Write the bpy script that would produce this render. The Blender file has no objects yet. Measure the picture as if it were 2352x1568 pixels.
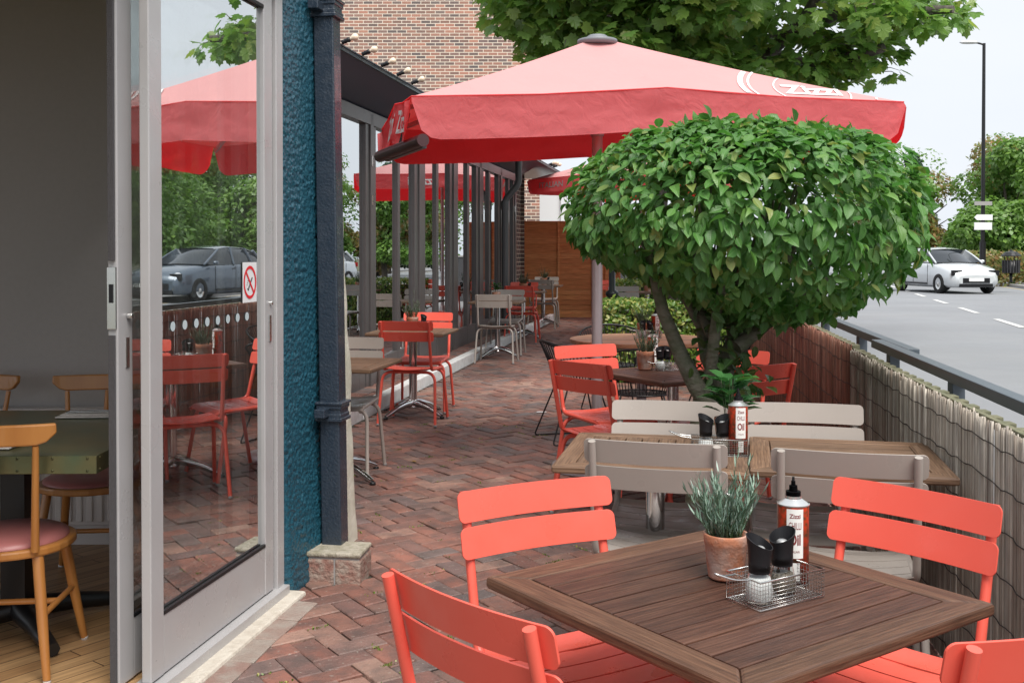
import bpy, bmesh, math, random
import numpy as np
from mathutils import Vector, Matrix, noise
from math import radians as R, sin, cos, pi, hypot
random.seed(7); rng = np.random.default_rng(7)
sc = bpy.context.scene
COL = sc.collection

# ------------------------------------------------------------------ camera
FP, HC, SL, PT, V0 = 2400., 1.48, .011, R(.8), 585.   # focal (px of a 2352 wide picture), eye height, patio slope
VPP = V0 + FP*math.tan(PT)
cam = bpy.data.objects.new('camera', bpy.data.cameras.new('camera')); COL.objects.link(cam)
cam.location = (0, 0, HC); cam.rotation_euler = (R(90)-PT, 0, 0)
cam.data.sensor_width = 36; cam.data.lens = FP/2352*36
cam.data.shift_y = -(784-VPP)/2352
cam.data.clip_start = .05; cam.data.clip_end = 600
sc.camera = cam
# ------------------------------------------------------------------ sky, sun, exposure
SUN_EL, SUN_AZ = 58, 160
w = bpy.data.worlds.new('World'); sc.world = w; w.use_nodes = True
nt = w.node_tree; nt.nodes.clear()
out = nt.nodes.new('ShaderNodeOutputWorld'); bg = nt.nodes.new('ShaderNodeBackground')
sky = nt.nodes.new('ShaderNodeTexSky'); sky.sky_type = 'NISHITA'; sky.sun_disc = False
sky.sun_elevation = R(SUN_EL); sky.sun_rotation = R(SUN_AZ); sky.dust_density = 4; sky.air_density = 1
tc = nt.nodes.new('ShaderNodeTexCoord'); mp = nt.nodes.new('ShaderNodeMapping'); mp.inputs['Scale'].default_value = (1, 1, 3)
nz = nt.nodes.new('ShaderNodeTexNoise'); nz.inputs['Scale'].default_value = 1.6; nz.inputs['Detail'].default_value = 5
cr = nt.nodes.new('ShaderNodeValToRGB')
cr.color_ramp.elements[0].position = .3; cr.color_ramp.elements[0].color = (5.7, 6.15, 6.9, 1)
cr.color_ramp.elements[1].position = .7; cr.color_ramp.elements[1].color = (6.7, 6.95, 7.25, 1)
mx = nt.nodes.new('ShaderNodeMix'); mx.data_type = 'RGBA'; mx.inputs[0].default_value = .93
L = nt.links.new
L(tc.outputs['Generated'], mp.inputs['Vector']); L(mp.outputs[0], nz.inputs['Vector']); L(nz.outputs[0], cr.inputs[0])
L(sky.outputs[0], mx.inputs[6]); L(cr.outputs[0], mx.inputs[7]); L(mx.outputs[2], bg.inputs[0])
bg.inputs[1].default_value = .1
L(bg.outputs[0], out.inputs[0])
sun = bpy.data.objects.new('sun', bpy.data.lights.new('sun', 'SUN')); COL.objects.link(sun)
sun.data.energy = 3.1; sun.data.angle = R(42); sun.data.color = (1, .96, .9)
az = R(SUN_AZ); sd = Vector((sin(az)*cos(R(SUN_EL)), cos(az)*cos(R(SUN_EL)), sin(R(SUN_EL))))
sun.rotation_euler = sd.to_track_quat('Z', 'Y').to_euler()
vs = sc.view_settings; vs.view_transform = 'Standard'; vs.look = 'None'; vs.exposure = .55; vs.gamma = 1; vs.use_curve_mapping = False
sc.cycles.max_bounces = 8; sc.cycles.transparent_max_bounces = 12
sc.cycles.caustics_reflective = False; sc.cycles.caustics_refractive = False

# ------------------------------------------------------------------ measuring helpers (survey of the place from the picture)
def ray(u, v):
    a = (u-1176)/FP; b = -(v-VPP)/FP
    return a, cos(PT)+b*sin(PT), -sin(PT)+b*cos(PT)
def gz(y): return SL*(y-2.5)                       # height of the patio at depth y
def at(u, v, h=0.):
    x, y, z = ray(u, v); t = (HC+2.5*SL-h)/(SL*y-z); return Vector((t*x, t*y, HC+t*z))
def atY(u, v, Y):
    x, y, z = ray(u, v); t = Y/y; return Vector((t*x, Y, HC+t*z))

# ------------------------------------------------------------------ materials
MATS = {}
def mat(name, col=(.5, .5, .5), rough=.5, metal=0., spec=.5, vary=None, vscale=8., bump=0., bscale=40., island=None, isl_amt=1., emit=None, coat=0., stretch=None, detail=4.):
    """principled surface; vary=(colour2,amount) mixes in noise; island=[colours] varies per separate piece"""
    m = bpy.data.materials.new(name); m.use_nodes = True; MATS[name] = m
    t = m.node_tree; n = t.nodes; b = n['Principled BSDF']; l = t.links.new
    b.inputs['Base Color'].default_value = (*col, 1); b.inputs['Roughness'].default_value = rough
    b.inputs['Metallic'].default_value = metal; b.inputs['Specular IOR Level'].default_value = spec
    b.inputs['Coat Weight'].default_value = coat
    tcn = n.new('ShaderNodeTexCoord'); vec = tcn.outputs['Object']
    if stretch:
        mpn = n.new('ShaderNodeMapping'); mpn.inputs['Scale'].default_value = stretch; l(vec, mpn.inputs['Vector']); vec = mpn.outputs[0]
    cur = None
    if island:
        g = n.new('ShaderNodeNewGeometry'); r = n.new('ShaderNodeValToRGB'); r.color_ramp.interpolation = 'LINEAR'
        es = r.color_ramp.elements
        while len(es) < len(island): es.new(.5)
        for i, c in enumerate(island): es[i].position = i/(len(island)-1) if len(island) > 1 else 0; es[i].color = (*c, 1)
        l(g.outputs['Random Per Island'], r.inputs[0]); cur = r.outputs[0]
    if vary:
        nn = n.new('ShaderNodeTexNoise'); nn.inputs['Scale'].default_value = vscale; nn.inputs['Detail'].default_value = detail; l(vec, nn.inputs['Vector'])
        rr = n.new('ShaderNodeValToRGB'); rr.color_ramp.elements[0].position = .38; rr.color_ramp.elements[1].position = .68
        l(nn.outputs[0], rr.inputs[0]); mu = n.new('ShaderNodeMath'); mu.operation = 'MULTIPLY'; mu.inputs[1].default_value = vary[1]; l(rr.outputs[0], mu.inputs[0])
        mi = n.new('ShaderNodeMix'); mi.data_type = 'RGBA'; l(mu.outputs[0], mi.inputs[0])
        if cur: l(cur, mi.inputs[6])
        else: mi.inputs[6].default_value = (*col, 1)
        mi.inputs[7].default_value = (*vary[0], 1); cur = mi.outputs[2]
    if cur: l(cur, b.inputs['Base Color'])
    if bump:
        nb = n.new('ShaderNodeTexNoise'); nb.inputs['Scale'].default_value = bscale; nb.inputs['Detail'].default_value = 5; l(vec, nb.inputs['Vector'])
        bp = n.new('ShaderNodeBump'); bp.inputs['Strength'].default_value = bump; bp.inputs['Distance'].default_value = .01
        l(nb.outputs[0], bp.inputs['Height']); l(bp.outputs[0], b.inputs['Normal'])
    if emit:
        b.inputs['Emission Color'].default_value = (*emit[0], 1); b.inputs['Emission Strength'].default_value = emit[1]
    return m

M = {}
M['red'] = mat('coral_powder_coat', (.82, .118, .080), .36, bump=.04, bscale=600, vary=((.86, .15, .105), .5), vscale=3)
M['grey'] = mat('taupe_powder_coat', (.37, .325, .29), .38, bump=.04, bscale=600, vary=((.42, .38, .345), .5), vscale=3)
M['glide'] = mat('chair_glide', (.35, .35, .35), .4)
M['chrome'] = mat('polished_aluminium', (.62, .60, .60), .13, 1.)
M['steel'] = mat('brushed_steel', (.72, .72, .70), .25, 1.)
M['blackmetal'] = mat('black_metal', (.012, .012, .013), .35)
M['blackplastic'] = mat('black_plastic', (.012, .012, .014), .42, spec=.35)
M['alu'] = mat('grey_aluminium_frame', (.135, .125, .125), .34, .25, vary=((.10, .095, .095), .5), vscale=2.5, bump=.03, bscale=300)
M['alulight'] = mat('pale_grey_door_aluminium', (.50, .49, .49), .36, .15, vary=((.44, .43, .43), .5), vscale=2.5, bump=.03, bscale=300)
M['aludark'] = mat('dark_aluminium_frame', (.12, .12, .125), .4, .25)
M['brushseal'] = mat('brush_seal', (.10, .095, .10), .9, bump=.8, bscale=500)
M['knob'] = mat('dull_steel_knob', (.45, .45, .45), .5, .6)
M['plinthbrick'] = mat('weathered_plinth_brick', (.27, .14, .11), .85, vary=((.36, .31, .26), .9), vscale=24, bump=1., bscale=60)
M['plinthmortar'] = mat('stained_mortar', (.42, .38, .31), .9, vary=((.22, .20, .13), .8), vscale=22, bump=1., bscale=60)
M['navy'] = mat('navy_gloss_paint', (.022, .034, .052), .28, bump=.35, bscale=90, vary=((.03, .042, .06), .6), vscale=15, coat=.3)
M['soffit'] = mat('navy_soffit', (.060, .078, .115), .30, vary=((.07, .08, .115), .5), vscale=2)
M['tealglint'] = mat('teal_roughcast', (.006, .055, .088), .30, vary=((.045, .15, .20), .7), vscale=190, detail=2, coat=.2)  # lighter noise specks paint the sparkle of the rough bumps into the colour
M['cream'] = mat('flaking_cream_paint', (.70, .68, .58), .7, vary=((.38, .38, .27), .55), vscale=6, bump=.5, bscale=30)
M['sill'] = mat('cream_stone_sill', (.62, .57, .49), .7, vary=((.42, .36, .29), .5), vscale=20, bump=.5, bscale=60)
M['white'] = mat('white_paint', (.78, .78, .78), .6, vary=((.55, .54, .52), .5), vscale=14, bump=.3, bscale=60)
M['terracotta'] = mat('weathered_terracotta', (.50, .20, .11), .85, vary=((.56, .47, .42), .95), vscale=13, bump=.3, bscale=80)
M['soil'] = mat('soil', (.03, .02, .014), .9, bump=1., bscale=80)
M['wall_int'] = mat('grey_interior_paint', (.46, .43, .41), .8, vary=((.43, .40, .38), .5), vscale=40, bump=.1, bscale=200)
M['ceil'] = mat('dark_ceiling', (.035, .03, .03), .9)
M['radiator'] = mat('radiator_enamel', (.62, .58, .56), .4)
M['beech'] = mat('honey_beech', (.50, .215, .055), .35, vary=((.40, .15, .035), .7), vscale=14, stretch=(1, 1, .15), coat=.3)
M['pinkpad'] = mat('dusty_pink_vinyl', (.44, .16, .15), .38, vary=((.38, .13, .12), .6), vscale=5)
M['brass'] = mat('patinated_brass', (.19, .165, .075), .32, .6, vary=((.10, .15, .09), .9), vscale=5, bump=.1, bscale=30)
M['napkin'] = mat('folded_napkin', (.62, .58, .54), .9, vary=((.35, .3, .28), .4), vscale=30)
M['gwhite'] = mat('white_sign', (.82, .82, .82), .5)
M['tin'] = mat('tin_white', (.80, .80, .77), .3)
M['tinmetal'] = mat('tin_plate', (.66, .67, .66), .28, .75)
M['label_red'] = mat('red_patterned_label', (.60, .055, .018), .35, vary=((.045, .05, .02), .9), vscale=75, detail=1)
M['ink'] = mat('dark_red_ink', (.22, .03, .03), .5)
M['salt'] = mat('salt_grains', (.85, .85, .85), .8, bump=.6, bscale=900)
M['pepper'] = mat('pepper_grains', (.16, .13, .10), .8, vary=((.015, .012, .01), .9), vscale=320, detail=1)
M['signred'] = mat('sign_red', (.75, .02, .03), .5)
M['asphalt'] = mat('road_asphalt', (.235, .243, .258), .7, vary=((.28, .288, .30), .6), vscale=.5, bump=.3, bscale=150)
M['pave'] = mat('pavement_asphalt', (.24, .24, .245), .85, vary=((.17, .17, .17), .6), vscale=3, bump=.3, bscale=60)
M['line'] = mat('road_paint', (.72, .72, .70), .6, vary=((.4, .4, .4), .5), vscale=15)
M['yellow'] = mat('yellow_road_paint', (.55, .42, .18), .6)
M['kerbstone'] = mat('kerbstone', (.34, .33, .32), .8)
M['grass'] = mat('grass_blades', (.07, .16, .02), .8, vary=((.16, .24, .05), .8), vscale=2)
M['earth'] = mat('earth', (.10, .09, .06), .9, vary=((.06, .09, .03), .8), vscale=1.2, bump=.5, bscale=10)
M['steelblue'] = mat('slate_blue_railing_paint', (.075, .095, .115), .38, vary=((.09, .11, .13), .5), vscale=8, bump=.05, bscale=200)
M['pole'] = mat('umbrella_pole_aluminium', (.42, .37, .38), .35, .35)
M['capgrey'] = mat('umbrella_cap_grey', (.20, .21, .23), .5)
M['heater'] = mat('heater_case', (.055, .018, .02), .4)
M['lampblack'] = mat('cast_iron_black', (.01, .014, .014), .3, bump=.2, bscale=80)
M['fence'] = mat('orange_brown_larch', (.33, .095, .025), .75, island=[(.72, .34, .13), (.60, .26, .09), (.78, .40, .16), (.54, .22, .08)], vary=((.30, .10, .035), .5), vscale=7, stretch=(.6, 1, 9), bump=.3, bscale=60)
M['weather'] = mat('greened_timber', (.20, .19, .12), .9, vary=((.11, .12, .07), .7), vscale=20, bump=.5, bscale=60)
M['wire'] = mat('rusty_wire', (.03, .022, .02), .6)
M['reed_pale'] = mat('bleached_reed', (.4, .35, .28), .65, island=[(.17, .13, .105), (.52, .46, .38), (.33, .28, .225), (.62, .56, .47), (.42, .38, .33), (.25, .20, .155), (.55, .50, .43)], vary=((.13, .09, .07), .4), vscale=26, stretch=(1, 1, .25))
M['reed_red'] = mat('red_brown_reed', (.25, .1, .05), .6, island=[(.19, .075, .05), (.36, .17, .11), (.26, .11, .07), (.44, .24, .165), (.15, .06, .042)], vary=((.07, .03, .02), .5), vscale=26, stretch=(1, 1, .25))
M['bark'] = mat('smooth_grey_green_bark', (.17, .155, .115), .8, vary=((.085, .10, .05), .8), vscale=14, stretch=(1, 1, 2.5), bump=.9, bscale=35)
M['bark_rough'] = mat('rough_grey_bark', (.15, .13, .115), .9, vary=((.05, .045, .04), .8), vscale=16, stretch=(1, 1, .3), bump=1., bscale=25)
M['bark_dark'] = mat('dark_bark', (.06, .05, .038), .9, bump=.8, bscale=20)
M['tyre'] = mat('tyre_rubber', (.012, .012, .012), .8)
M['carglass'] = mat('car_glass', (.02, .025, .03), .05, spec=.9)
M['silver'] = mat('silver_car_paint', (.66, .69, .71), .22, .2, coat=.8)
M['carblue'] = mat('steel_blue_car_paint', (.10, .13, .17), .22, .3, coat=.9)
M['lens'] = mat('headlamp_lens', (.75, .77, .8), .08, .3)
M['carlampred'] = mat('tail_lamp_red', (.45, .01, .01), .15)
M['buildwhite'] = mat('white_render', (.74, .75, .76), .7)
M['buildgrey'] = mat('charcoal_cladding', (.05, .05, .055), .6)
M['rexting'] = mat('extinguisher_red', (.30, .012, .016), .3)
M['umb_white'] = mat('faded_white_print', (.80, .74, .74), .8)
M['umb_grey'] = mat('worn_grey_print', (.42, .30, .30), .8)
M['boots'] = mat('dark_grey_mesh', (.09, .09, .095), .7)
M['dot'] = mat('frosted_dot', (.50, .58, .60), .6)

def rough_noise(m, lo, hi, scale):
    t = m.node_tree; n = t.nodes; tcn = n.new('ShaderNodeTexCoord'); nn = n.new('ShaderNodeTexNoise'); nn.inputs['Scale'].default_value = scale; nn.inputs['Detail'].default_value = 6
    t.links.new(tcn.outputs['Object'], nn.inputs['Vector']); mr = n.new('ShaderNodeMapRange'); mr.inputs[1].default_value = .35; mr.inputs[2].default_value = .65; mr.inputs[3].default_value = lo; mr.inputs[4].default_value = hi
    t.links.new(nn.outputs[0], mr.inputs[0]); t.links.new(mr.outputs[0], n['Principled BSDF'].inputs['Roughness'])
rough_noise(M['red'], .24, .5, 9); rough_noise(M['grey'], .26, .55, 9); rough_noise(M['navy'], .2, .5, 20); rough_noise(M['alulight'], .25, .5, 6); rough_noise(M['asphalt'], .5, .9, .6)
def wood_mat(name, c1, c2, c3, dark=(.02, .01, .006), rough=.5):
    m = bpy.data.materials.new(name); m.use_nodes = True; t = m.node_tree; n = t.nodes; l = t.links.new; b = n['Principled BSDF']
    uv = n.new('ShaderNodeUVMap'); uv.uv_map = 'grain'
    g = n.new('ShaderNodeNewGeometry')
    ad = n.new('ShaderNodeVectorMath'); ad.operation = 'MULTIPLY_ADD'; ad.inputs[1].default_value = (1, 1, 1)
    cb = n.new('ShaderNodeCombineXYZ'); m1 = n.new('ShaderNodeMath'); m1.operation = 'MULTIPLY'; m1.inputs[1].default_value = 37.3
    l(g.outputs['Random Per Island'], m1.inputs[0]); l(m1.outputs[0], cb.inputs[0]); l(m1.outputs[0], cb.inputs[1]); l(m1.outputs[0], cb.inputs[2])
    l(uv.outputs[0], ad.inputs[0]); l(cb.outputs[0], ad.inputs[2])
    mp1 = n.new('ShaderNodeMapping'); mp1.inputs['Scale'].default_value = (3.2, 62, 1); l(ad.outputs[0], mp1.inputs['Vector'])
    n1 = n.new('ShaderNodeTexNoise'); n1.inputs['Scale'].default_value = 1.; n1.inputs['Detail'].default_value = 7; n1.inputs['Distortion'].default_value = 1.1; l(mp1.outputs[0], n1.inputs['Vector'])
    mp2 = n.new('ShaderNodeMapping'); mp2.inputs['Scale'].default_value = (12, 260, 1); l(ad.outputs[0], mp2.inputs['Vector'])
    n2 = n.new('ShaderNodeTexNoise'); n2.inputs['Scale'].default_value = 1.; n2.inputs['Detail'].default_value = 4; l(mp2.outputs[0], n2.inputs['Vector'])
    mp3 = n.new('ShaderNodeMapping'); mp3.inputs['Scale'].default_value = (1.3, 9, 1); l(ad.outputs[0], mp3.inputs['Vector'])
    wv = n.new('ShaderNodeTexWave'); wv.wave_type = 'BANDS'; wv.bands_direction = 'Y'; wv.inputs['Scale'].default_value = 3.2; wv.inputs['Distortion'].default_value = 5.5; wv.inputs['Detail'].default_value = 2; l(mp3.outputs[0], wv.inputs['Vector'])
    r = n.new('ShaderNodeValToRGB'); es = r.color_ramp.elements; es.new(.5)
    es[0].color = (*c1, 1); es[1].color = (*c2, 1); es[2].color = (*c3, 1); es[0].position = .18; es[1].position = .5; es[2].position = .86
    l(n1.outputs[0], r.inputs[0])
    mi = n.new('ShaderNodeMix'); mi.data_type = 'RGBA'; mi.blend_type = 'MULTIPLY'; mi.inputs[0].default_value = .55
    r2 = n.new('ShaderNodeValToRGB'); r2.color_ramp.elements[0].position = .35; r2.color_ramp.elements[0].color = (.35, .3, .28, 1); r2.color_ramp.elements[1].position = .55
    l(n2.outputs[0], r2.inputs[0]); l(r.outputs[0], mi.inputs[6]); l(r2.outputs[0], mi.inputs[7])
    mi2 = n.new('ShaderNodeMix'); mi2.data_type = 'RGBA'; mi2.blend_type = 'MULTIPLY'; mi2.inputs[0].default_value = .38
    r3 = n.new('ShaderNodeValToRGB'); r3.color_ramp.elements[0].color = (.45, .4, .38, 1); r3.color_ramp.elements[1].position = .5
    l(wv.outputs[0], r3.inputs[0]); l(mi.outputs[2], mi2.inputs[6]); l(r3.outputs[0], mi2.inputs[7])
    # per board tint
    hs = n.new('ShaderNodeHueSaturation'); mr = n.new('ShaderNodeMapRange'); mr.inputs[3].default_value = .80; mr.inputs[4].default_value = 1.2
    l(g.outputs['Random Per Island'], mr.inputs[0]); l(mr.outputs[0], hs.inputs['Value']); l(mi2.outputs[2], hs.inputs['Color']); l(hs.outputs[0], b.inputs['Base Color'])
    b.inputs['Roughness'].default_value = rough
    bp = n.new('ShaderNodeBump'); bp.inputs['Strength'].default_value = .35; bp.inputs['Distance'].default_value = .004; l(n2.outputs[0], bp.inputs['Height']); l(bp.outputs[0], b.inputs['Normal'])
    return m
M['oiled'] = wood_mat('oiled_hardwood', (.042, .018, .012), (.095, .041, .026), (.17, .082, .050))
M['oiled_frame'] = wood_mat('oiled_hardwood_frame', (.058, .027, .015), (.128, .062, .036), (.21, .112, .065))
M['weathered_wood'] = wood_mat('weathered_hardwood', (.11, .060, .036), (.20, .115, .066), (.31, .20, .13), rough=.6)
M['teak'] = wood_mat('orange_teak', (.46, .21, .10), (.62, .32, .17), (.72, .42, .25), rough=.5)

def leaf_mat(name, cols, veins=True, rough=.36, trans=.28, tcol=None, under=None):
    m = bpy.data.materials.new(name); m.use_nodes = True; t = m.node_tree; n = t.nodes; l = t.links.new; b = n['Principled BSDF']
    g = n.new('ShaderNodeNewGeometry'); r = n.new('ShaderNodeValToRGB'); es = r.color_ramp.elements
    while len(es) < len(cols): es.new(.5)
    for i, c in enumerate(cols): es[i].position = i/(len(cols)-1); es[i].color = (*c, 1)
    l(g.outputs['Random Per Island'], r.inputs[0]); cur = r.outputs[0]
    if veins:
        uv = n.new('ShaderNodeUVMap'); uv.uv_map = 'leaf'; sp = n.new('ShaderNodeSeparateXYZ'); l(uv.outputs[0], sp.inputs[0])
        ab = n.new('ShaderNodeMath'); ab.operation = 'ABSOLUTE'; l(sp.outputs[0], ab.inputs[0])
        m1 = n.new('ShaderNodeMath'); m1.operation = 'MULTIPLY_ADD'; m1.inputs[1].default_value = -.75; l(ab.outputs[0], m1.inputs[0]); l(sp.outputs[1], m1.inputs[2])
        m2 = n.new('ShaderNodeMath'); m2.operation = 'MULTIPLY'; m2.inputs[1].default_value = 58; l(m1.outputs[0], m2.inputs[0])
        s = n.new('ShaderNodeMath'); s.operation = 'SINE'; l(m2.outputs[0], s.inputs[0])
        p = n.new('ShaderNodeMapRange'); p.inputs[1].default_value = .55; p.inputs[2].default_value = 1.; l(s.outputs[0], p.inputs[0])
        mb = n.new('ShaderNodeMapRange'); mb.inputs[1].default_value = .045; mb.inputs[2].default_value = 0.; l(ab.outputs[0], mb.inputs[0])
        mxx = n.new('ShaderNodeMath'); mxx.operation = 'MAXIMUM'; l(p.outputs[0], mxx.inputs[0]); l(mb.outputs[0], mxx.inputs[1])
        mm = n.new('ShaderNodeMath'); mm.operation = 'MULTIPLY'; mm.inputs[1].default_value = .42; l(mxx.outputs[0], mm.inputs[0])
        mi = n.new('ShaderNodeMix'); mi.data_type = 'RGBA'; l(mm.outputs[0], mi.inputs[0]); l(cur, mi.inputs[6]); mi.inputs[7].default_value = (.20, .34, .13, 1); cur = mi.outputs[2]
        bp = n.new('ShaderNodeBump'); bp.inputs['Strength'].default_value = .5; bp.inputs['Distance'].default_value = .002; bp.invert = True; l(mxx.outputs[0], bp.inputs['Height']); l(bp.outputs[0], b.inputs['Normal'])
    if under:
        mu = n.new('ShaderNodeMix'); mu.data_type = 'RGBA'; l(g.outputs['Backfacing'], mu.inputs[0]); l(cur, mu.inputs[6]); mu.inputs[7].default_value = (*under, 1); cur = mu.outputs[2]
    l(cur, b.inputs['Base Color']); b.inputs['Roughness'].default_value = rough
    tr = n.new('ShaderNodeBsdfTranslucent'); ms = n.new('ShaderNodeMixShader'); ms.inputs[0].default_value = trans
    hv = n.new('ShaderNodeHueSaturation'); hv.inputs['Value'].default_value = 1.7; hv.inputs['Saturation'].default_value = 1.1; l(cur, hv.inputs['Color']); l(hv.outputs[0], tr.inputs['Color'])
    l(b.outputs[0], ms.inputs[1]); l(tr.outputs[0], ms.inputs[2]); l(ms.outputs[0], n['Material Output'].inputs[0])
    return m
M['hornbeam'] = leaf_mat('hornbeam_leaf', [(.045, .145, .024), (.090, .235, .042), (.062, .185, .040), (.13, .29, .06), (.052, .16, .032), (.17, .32, .065), (.080, .22, .044), (.055, .17, .03), (.105, .26, .05), (.070, .20, .04), (.28, .30, .08)])
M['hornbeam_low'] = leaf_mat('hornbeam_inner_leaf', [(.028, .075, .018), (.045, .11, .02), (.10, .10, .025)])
M['maple'] = leaf_mat('maple_leaf', [(.12, .23, .055), (.17, .31, .08), (.15, .27, .06), (.22, .36, .10), (.14, .25, .05), (.20, .32, .07), (.26, .32, .08), (.15, .28, .07)], veins=False, trans=.4)
M['hedge'] = leaf_mat('variegated_hedge_leaf', [(.05, .12, .015), (.10, .20, .02), (.06, .14, .02), (.22, .30, .05), (.08, .18, .02), (.45, .42, .13), (.12, .22, .03)], veins=False, trans=.25)
M['far_green'] = leaf_mat('far_green_leaf', [(.10, .20, .045), (.16, .28, .06), (.12, .24, .05), (.20, .32, .07)], veins=False, trans=.3)
M['far_russet'] = leaf_mat('far_russet_leaf', [(.13, .20, .06), (.20, .22, .07), (.33, .20, .09), (.16, .23, .06), (.40, .22, .10)], veins=False, trans=.3)
M['far_conifer'] = leaf_mat('far_conifer_leaf', [(.03, .07, .035), (.05, .10, .045)], veins=False, trans=.15)
M['rosemary'] = leaf_mat('grey_green_needle', [(.10, .18, .12), (.17, .27, .19), (.24, .35, .27), (.13, .22, .16), (.34, .43, .37)], veins=False, trans=.1)
M['herb_dark'] = leaf_mat('dark_needle', [(.04, .08, .03), (.07, .12, .06), (.11, .10, .06)], veins=False, trans=.1)
M['bay'] = leaf_mat('glossy_bay_leaf', [(.03, .10, .03), (.06, .17, .05), (.04, .12, .05), (.10, .25, .06)], veins=False, rough=.25, trans=.2)
M['dead'] = mat('fallen_leaf_tan', (.30, .19, .06), .8)

def glass_mat(name, tint, base, power, gl=(1, 1, 1)):
    m = bpy.data.materials.new(name); m.use_nodes = True; t = m.node_tree; n = t.nodes; l = t.links.new
    n.remove(n['Principled BSDF'])
    lw = n.new('ShaderNodeLayerWeight'); lw.inputs[0].default_value = .5
    p = n.new('ShaderNodeMath'); p.operation = 'POWER'; p.inputs[1].default_value = power; l(lw.outputs['Facing'], p.inputs[0])
    ma = n.new('ShaderNodeMath'); ma.operation = 'MULTIPLY_ADD'; ma.inputs[1].default_value = 1-base; ma.inputs[2].default_value = base; l(p.outputs[0], ma.inputs[0])
    tr = n.new('ShaderNodeBsdfTransparent'); tr.inputs[0].default_value = (*tint, 1)
    gs = n.new('ShaderNodeBsdfGlossy'); gs.inputs['Color'].default_value = (*gl, 1); gs.inputs['Roughness'].default_value = 0.
    ms = n.new('ShaderNodeMixShader'); l(ma.outputs[0], ms.inputs[0]); l(tr.outputs[0], ms.inputs[1]); l(gs.outputs[0], ms.inputs[2]); l(ms.outputs[0], n['Material Output'].inputs[0])
    return m
M['pane'] = glass_mat('coated_door_glass', (.82, .85, .83), .46, 1.35, (.93, .96, .96))
M['wingpane'] = glass_mat('coated_wing_glass', (.62, .65, .64), .5, 1.3, (.95, .97, .97))
M['shakerglass'] = glass_mat('shaker_glass', (.93, .95, .94), .06, 4.)
M['bulbglass'] = mat('warm_bulb_glass', (.82, .68, .50), .12, spec=.8, coat=.6)

def cloth_mat(name, top, trans, fac, wr=.25):
    m = bpy.data.materials.new(name); m.use_nodes = True; t = m.node_tree; n = t.nodes; l = t.links.new; b = n['Principled BSDF']
    b.inputs['Roughness'].default_value = .8; b.inputs['Specular IOR Level'].default_value = .25
    tcn = n.new('ShaderNodeTexCoord'); nn = n.new('ShaderNodeTexNoise'); nn.inputs['Scale'].default_value = 2.2; nn.inputs['Detail'].default_value = 5; l(tcn.outputs['Object'], nn.inputs['Vector'])
    mi = n.new('ShaderNodeMix'); mi.data_type = 'RGBA'; l(nn.outputs[0], mi.inputs[0]); mi.inputs[6].default_value = (*top, 1); mi.inputs[7].default_value = (*[c*.86 for c in top], 1)
    l(mi.outputs[2], b.inputs['Base Color'])
    tr = n.new('ShaderNodeBsdfTranslucent'); tr.inputs[0].default_value = (*trans, 1)
    ms = n.new('ShaderNodeMixShader'); ms.inputs[0].default_value = fac
    l(b.outputs[0], ms.inputs[1]); l(tr.outputs[0], ms.inputs[2]); l(ms.outputs[0], n['Material Output'].inputs[0])
    n2 = n.new('ShaderNodeTexNoise'); n2.inputs['Scale'].default_value = 9; n2.inputs['Detail'].default_value = 6; n2.inputs['Distortion'].default_value = .8; l(tcn.outputs['Object'], n2.inputs['Vector'])
    n3 = n.new('ShaderNodeTexNoise'); n3.inputs['Scale'].default_value = 500; l(tcn.outputs['Object'], n3.inputs['Vector'])
    aa = n.new('ShaderNodeMath'); aa.operation = 'MULTIPLY_ADD'; aa.inputs[1].default_value = .06; l(n3.outputs[0], aa.inputs[0]); l(n2.outputs[0], aa.inputs[2])
    bp = n.new('ShaderNodeBump'); bp.inputs['Strength'].default_value = wr; bp.inputs['Distance'].default_value = .03; l(aa.outputs[0], bp.inputs['Height']); l(bp.outputs[0], b.inputs['Normal'])
    return m
M['canvas_top'] = cloth_mat('faded_canvas', (.76, .385, .38), (.95, .03, .03), .18)
M['canvas_val'] = cloth_mat('red_valence_canvas', (.86, .22, .235), (1., .010, .018), .54, .5)

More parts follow.
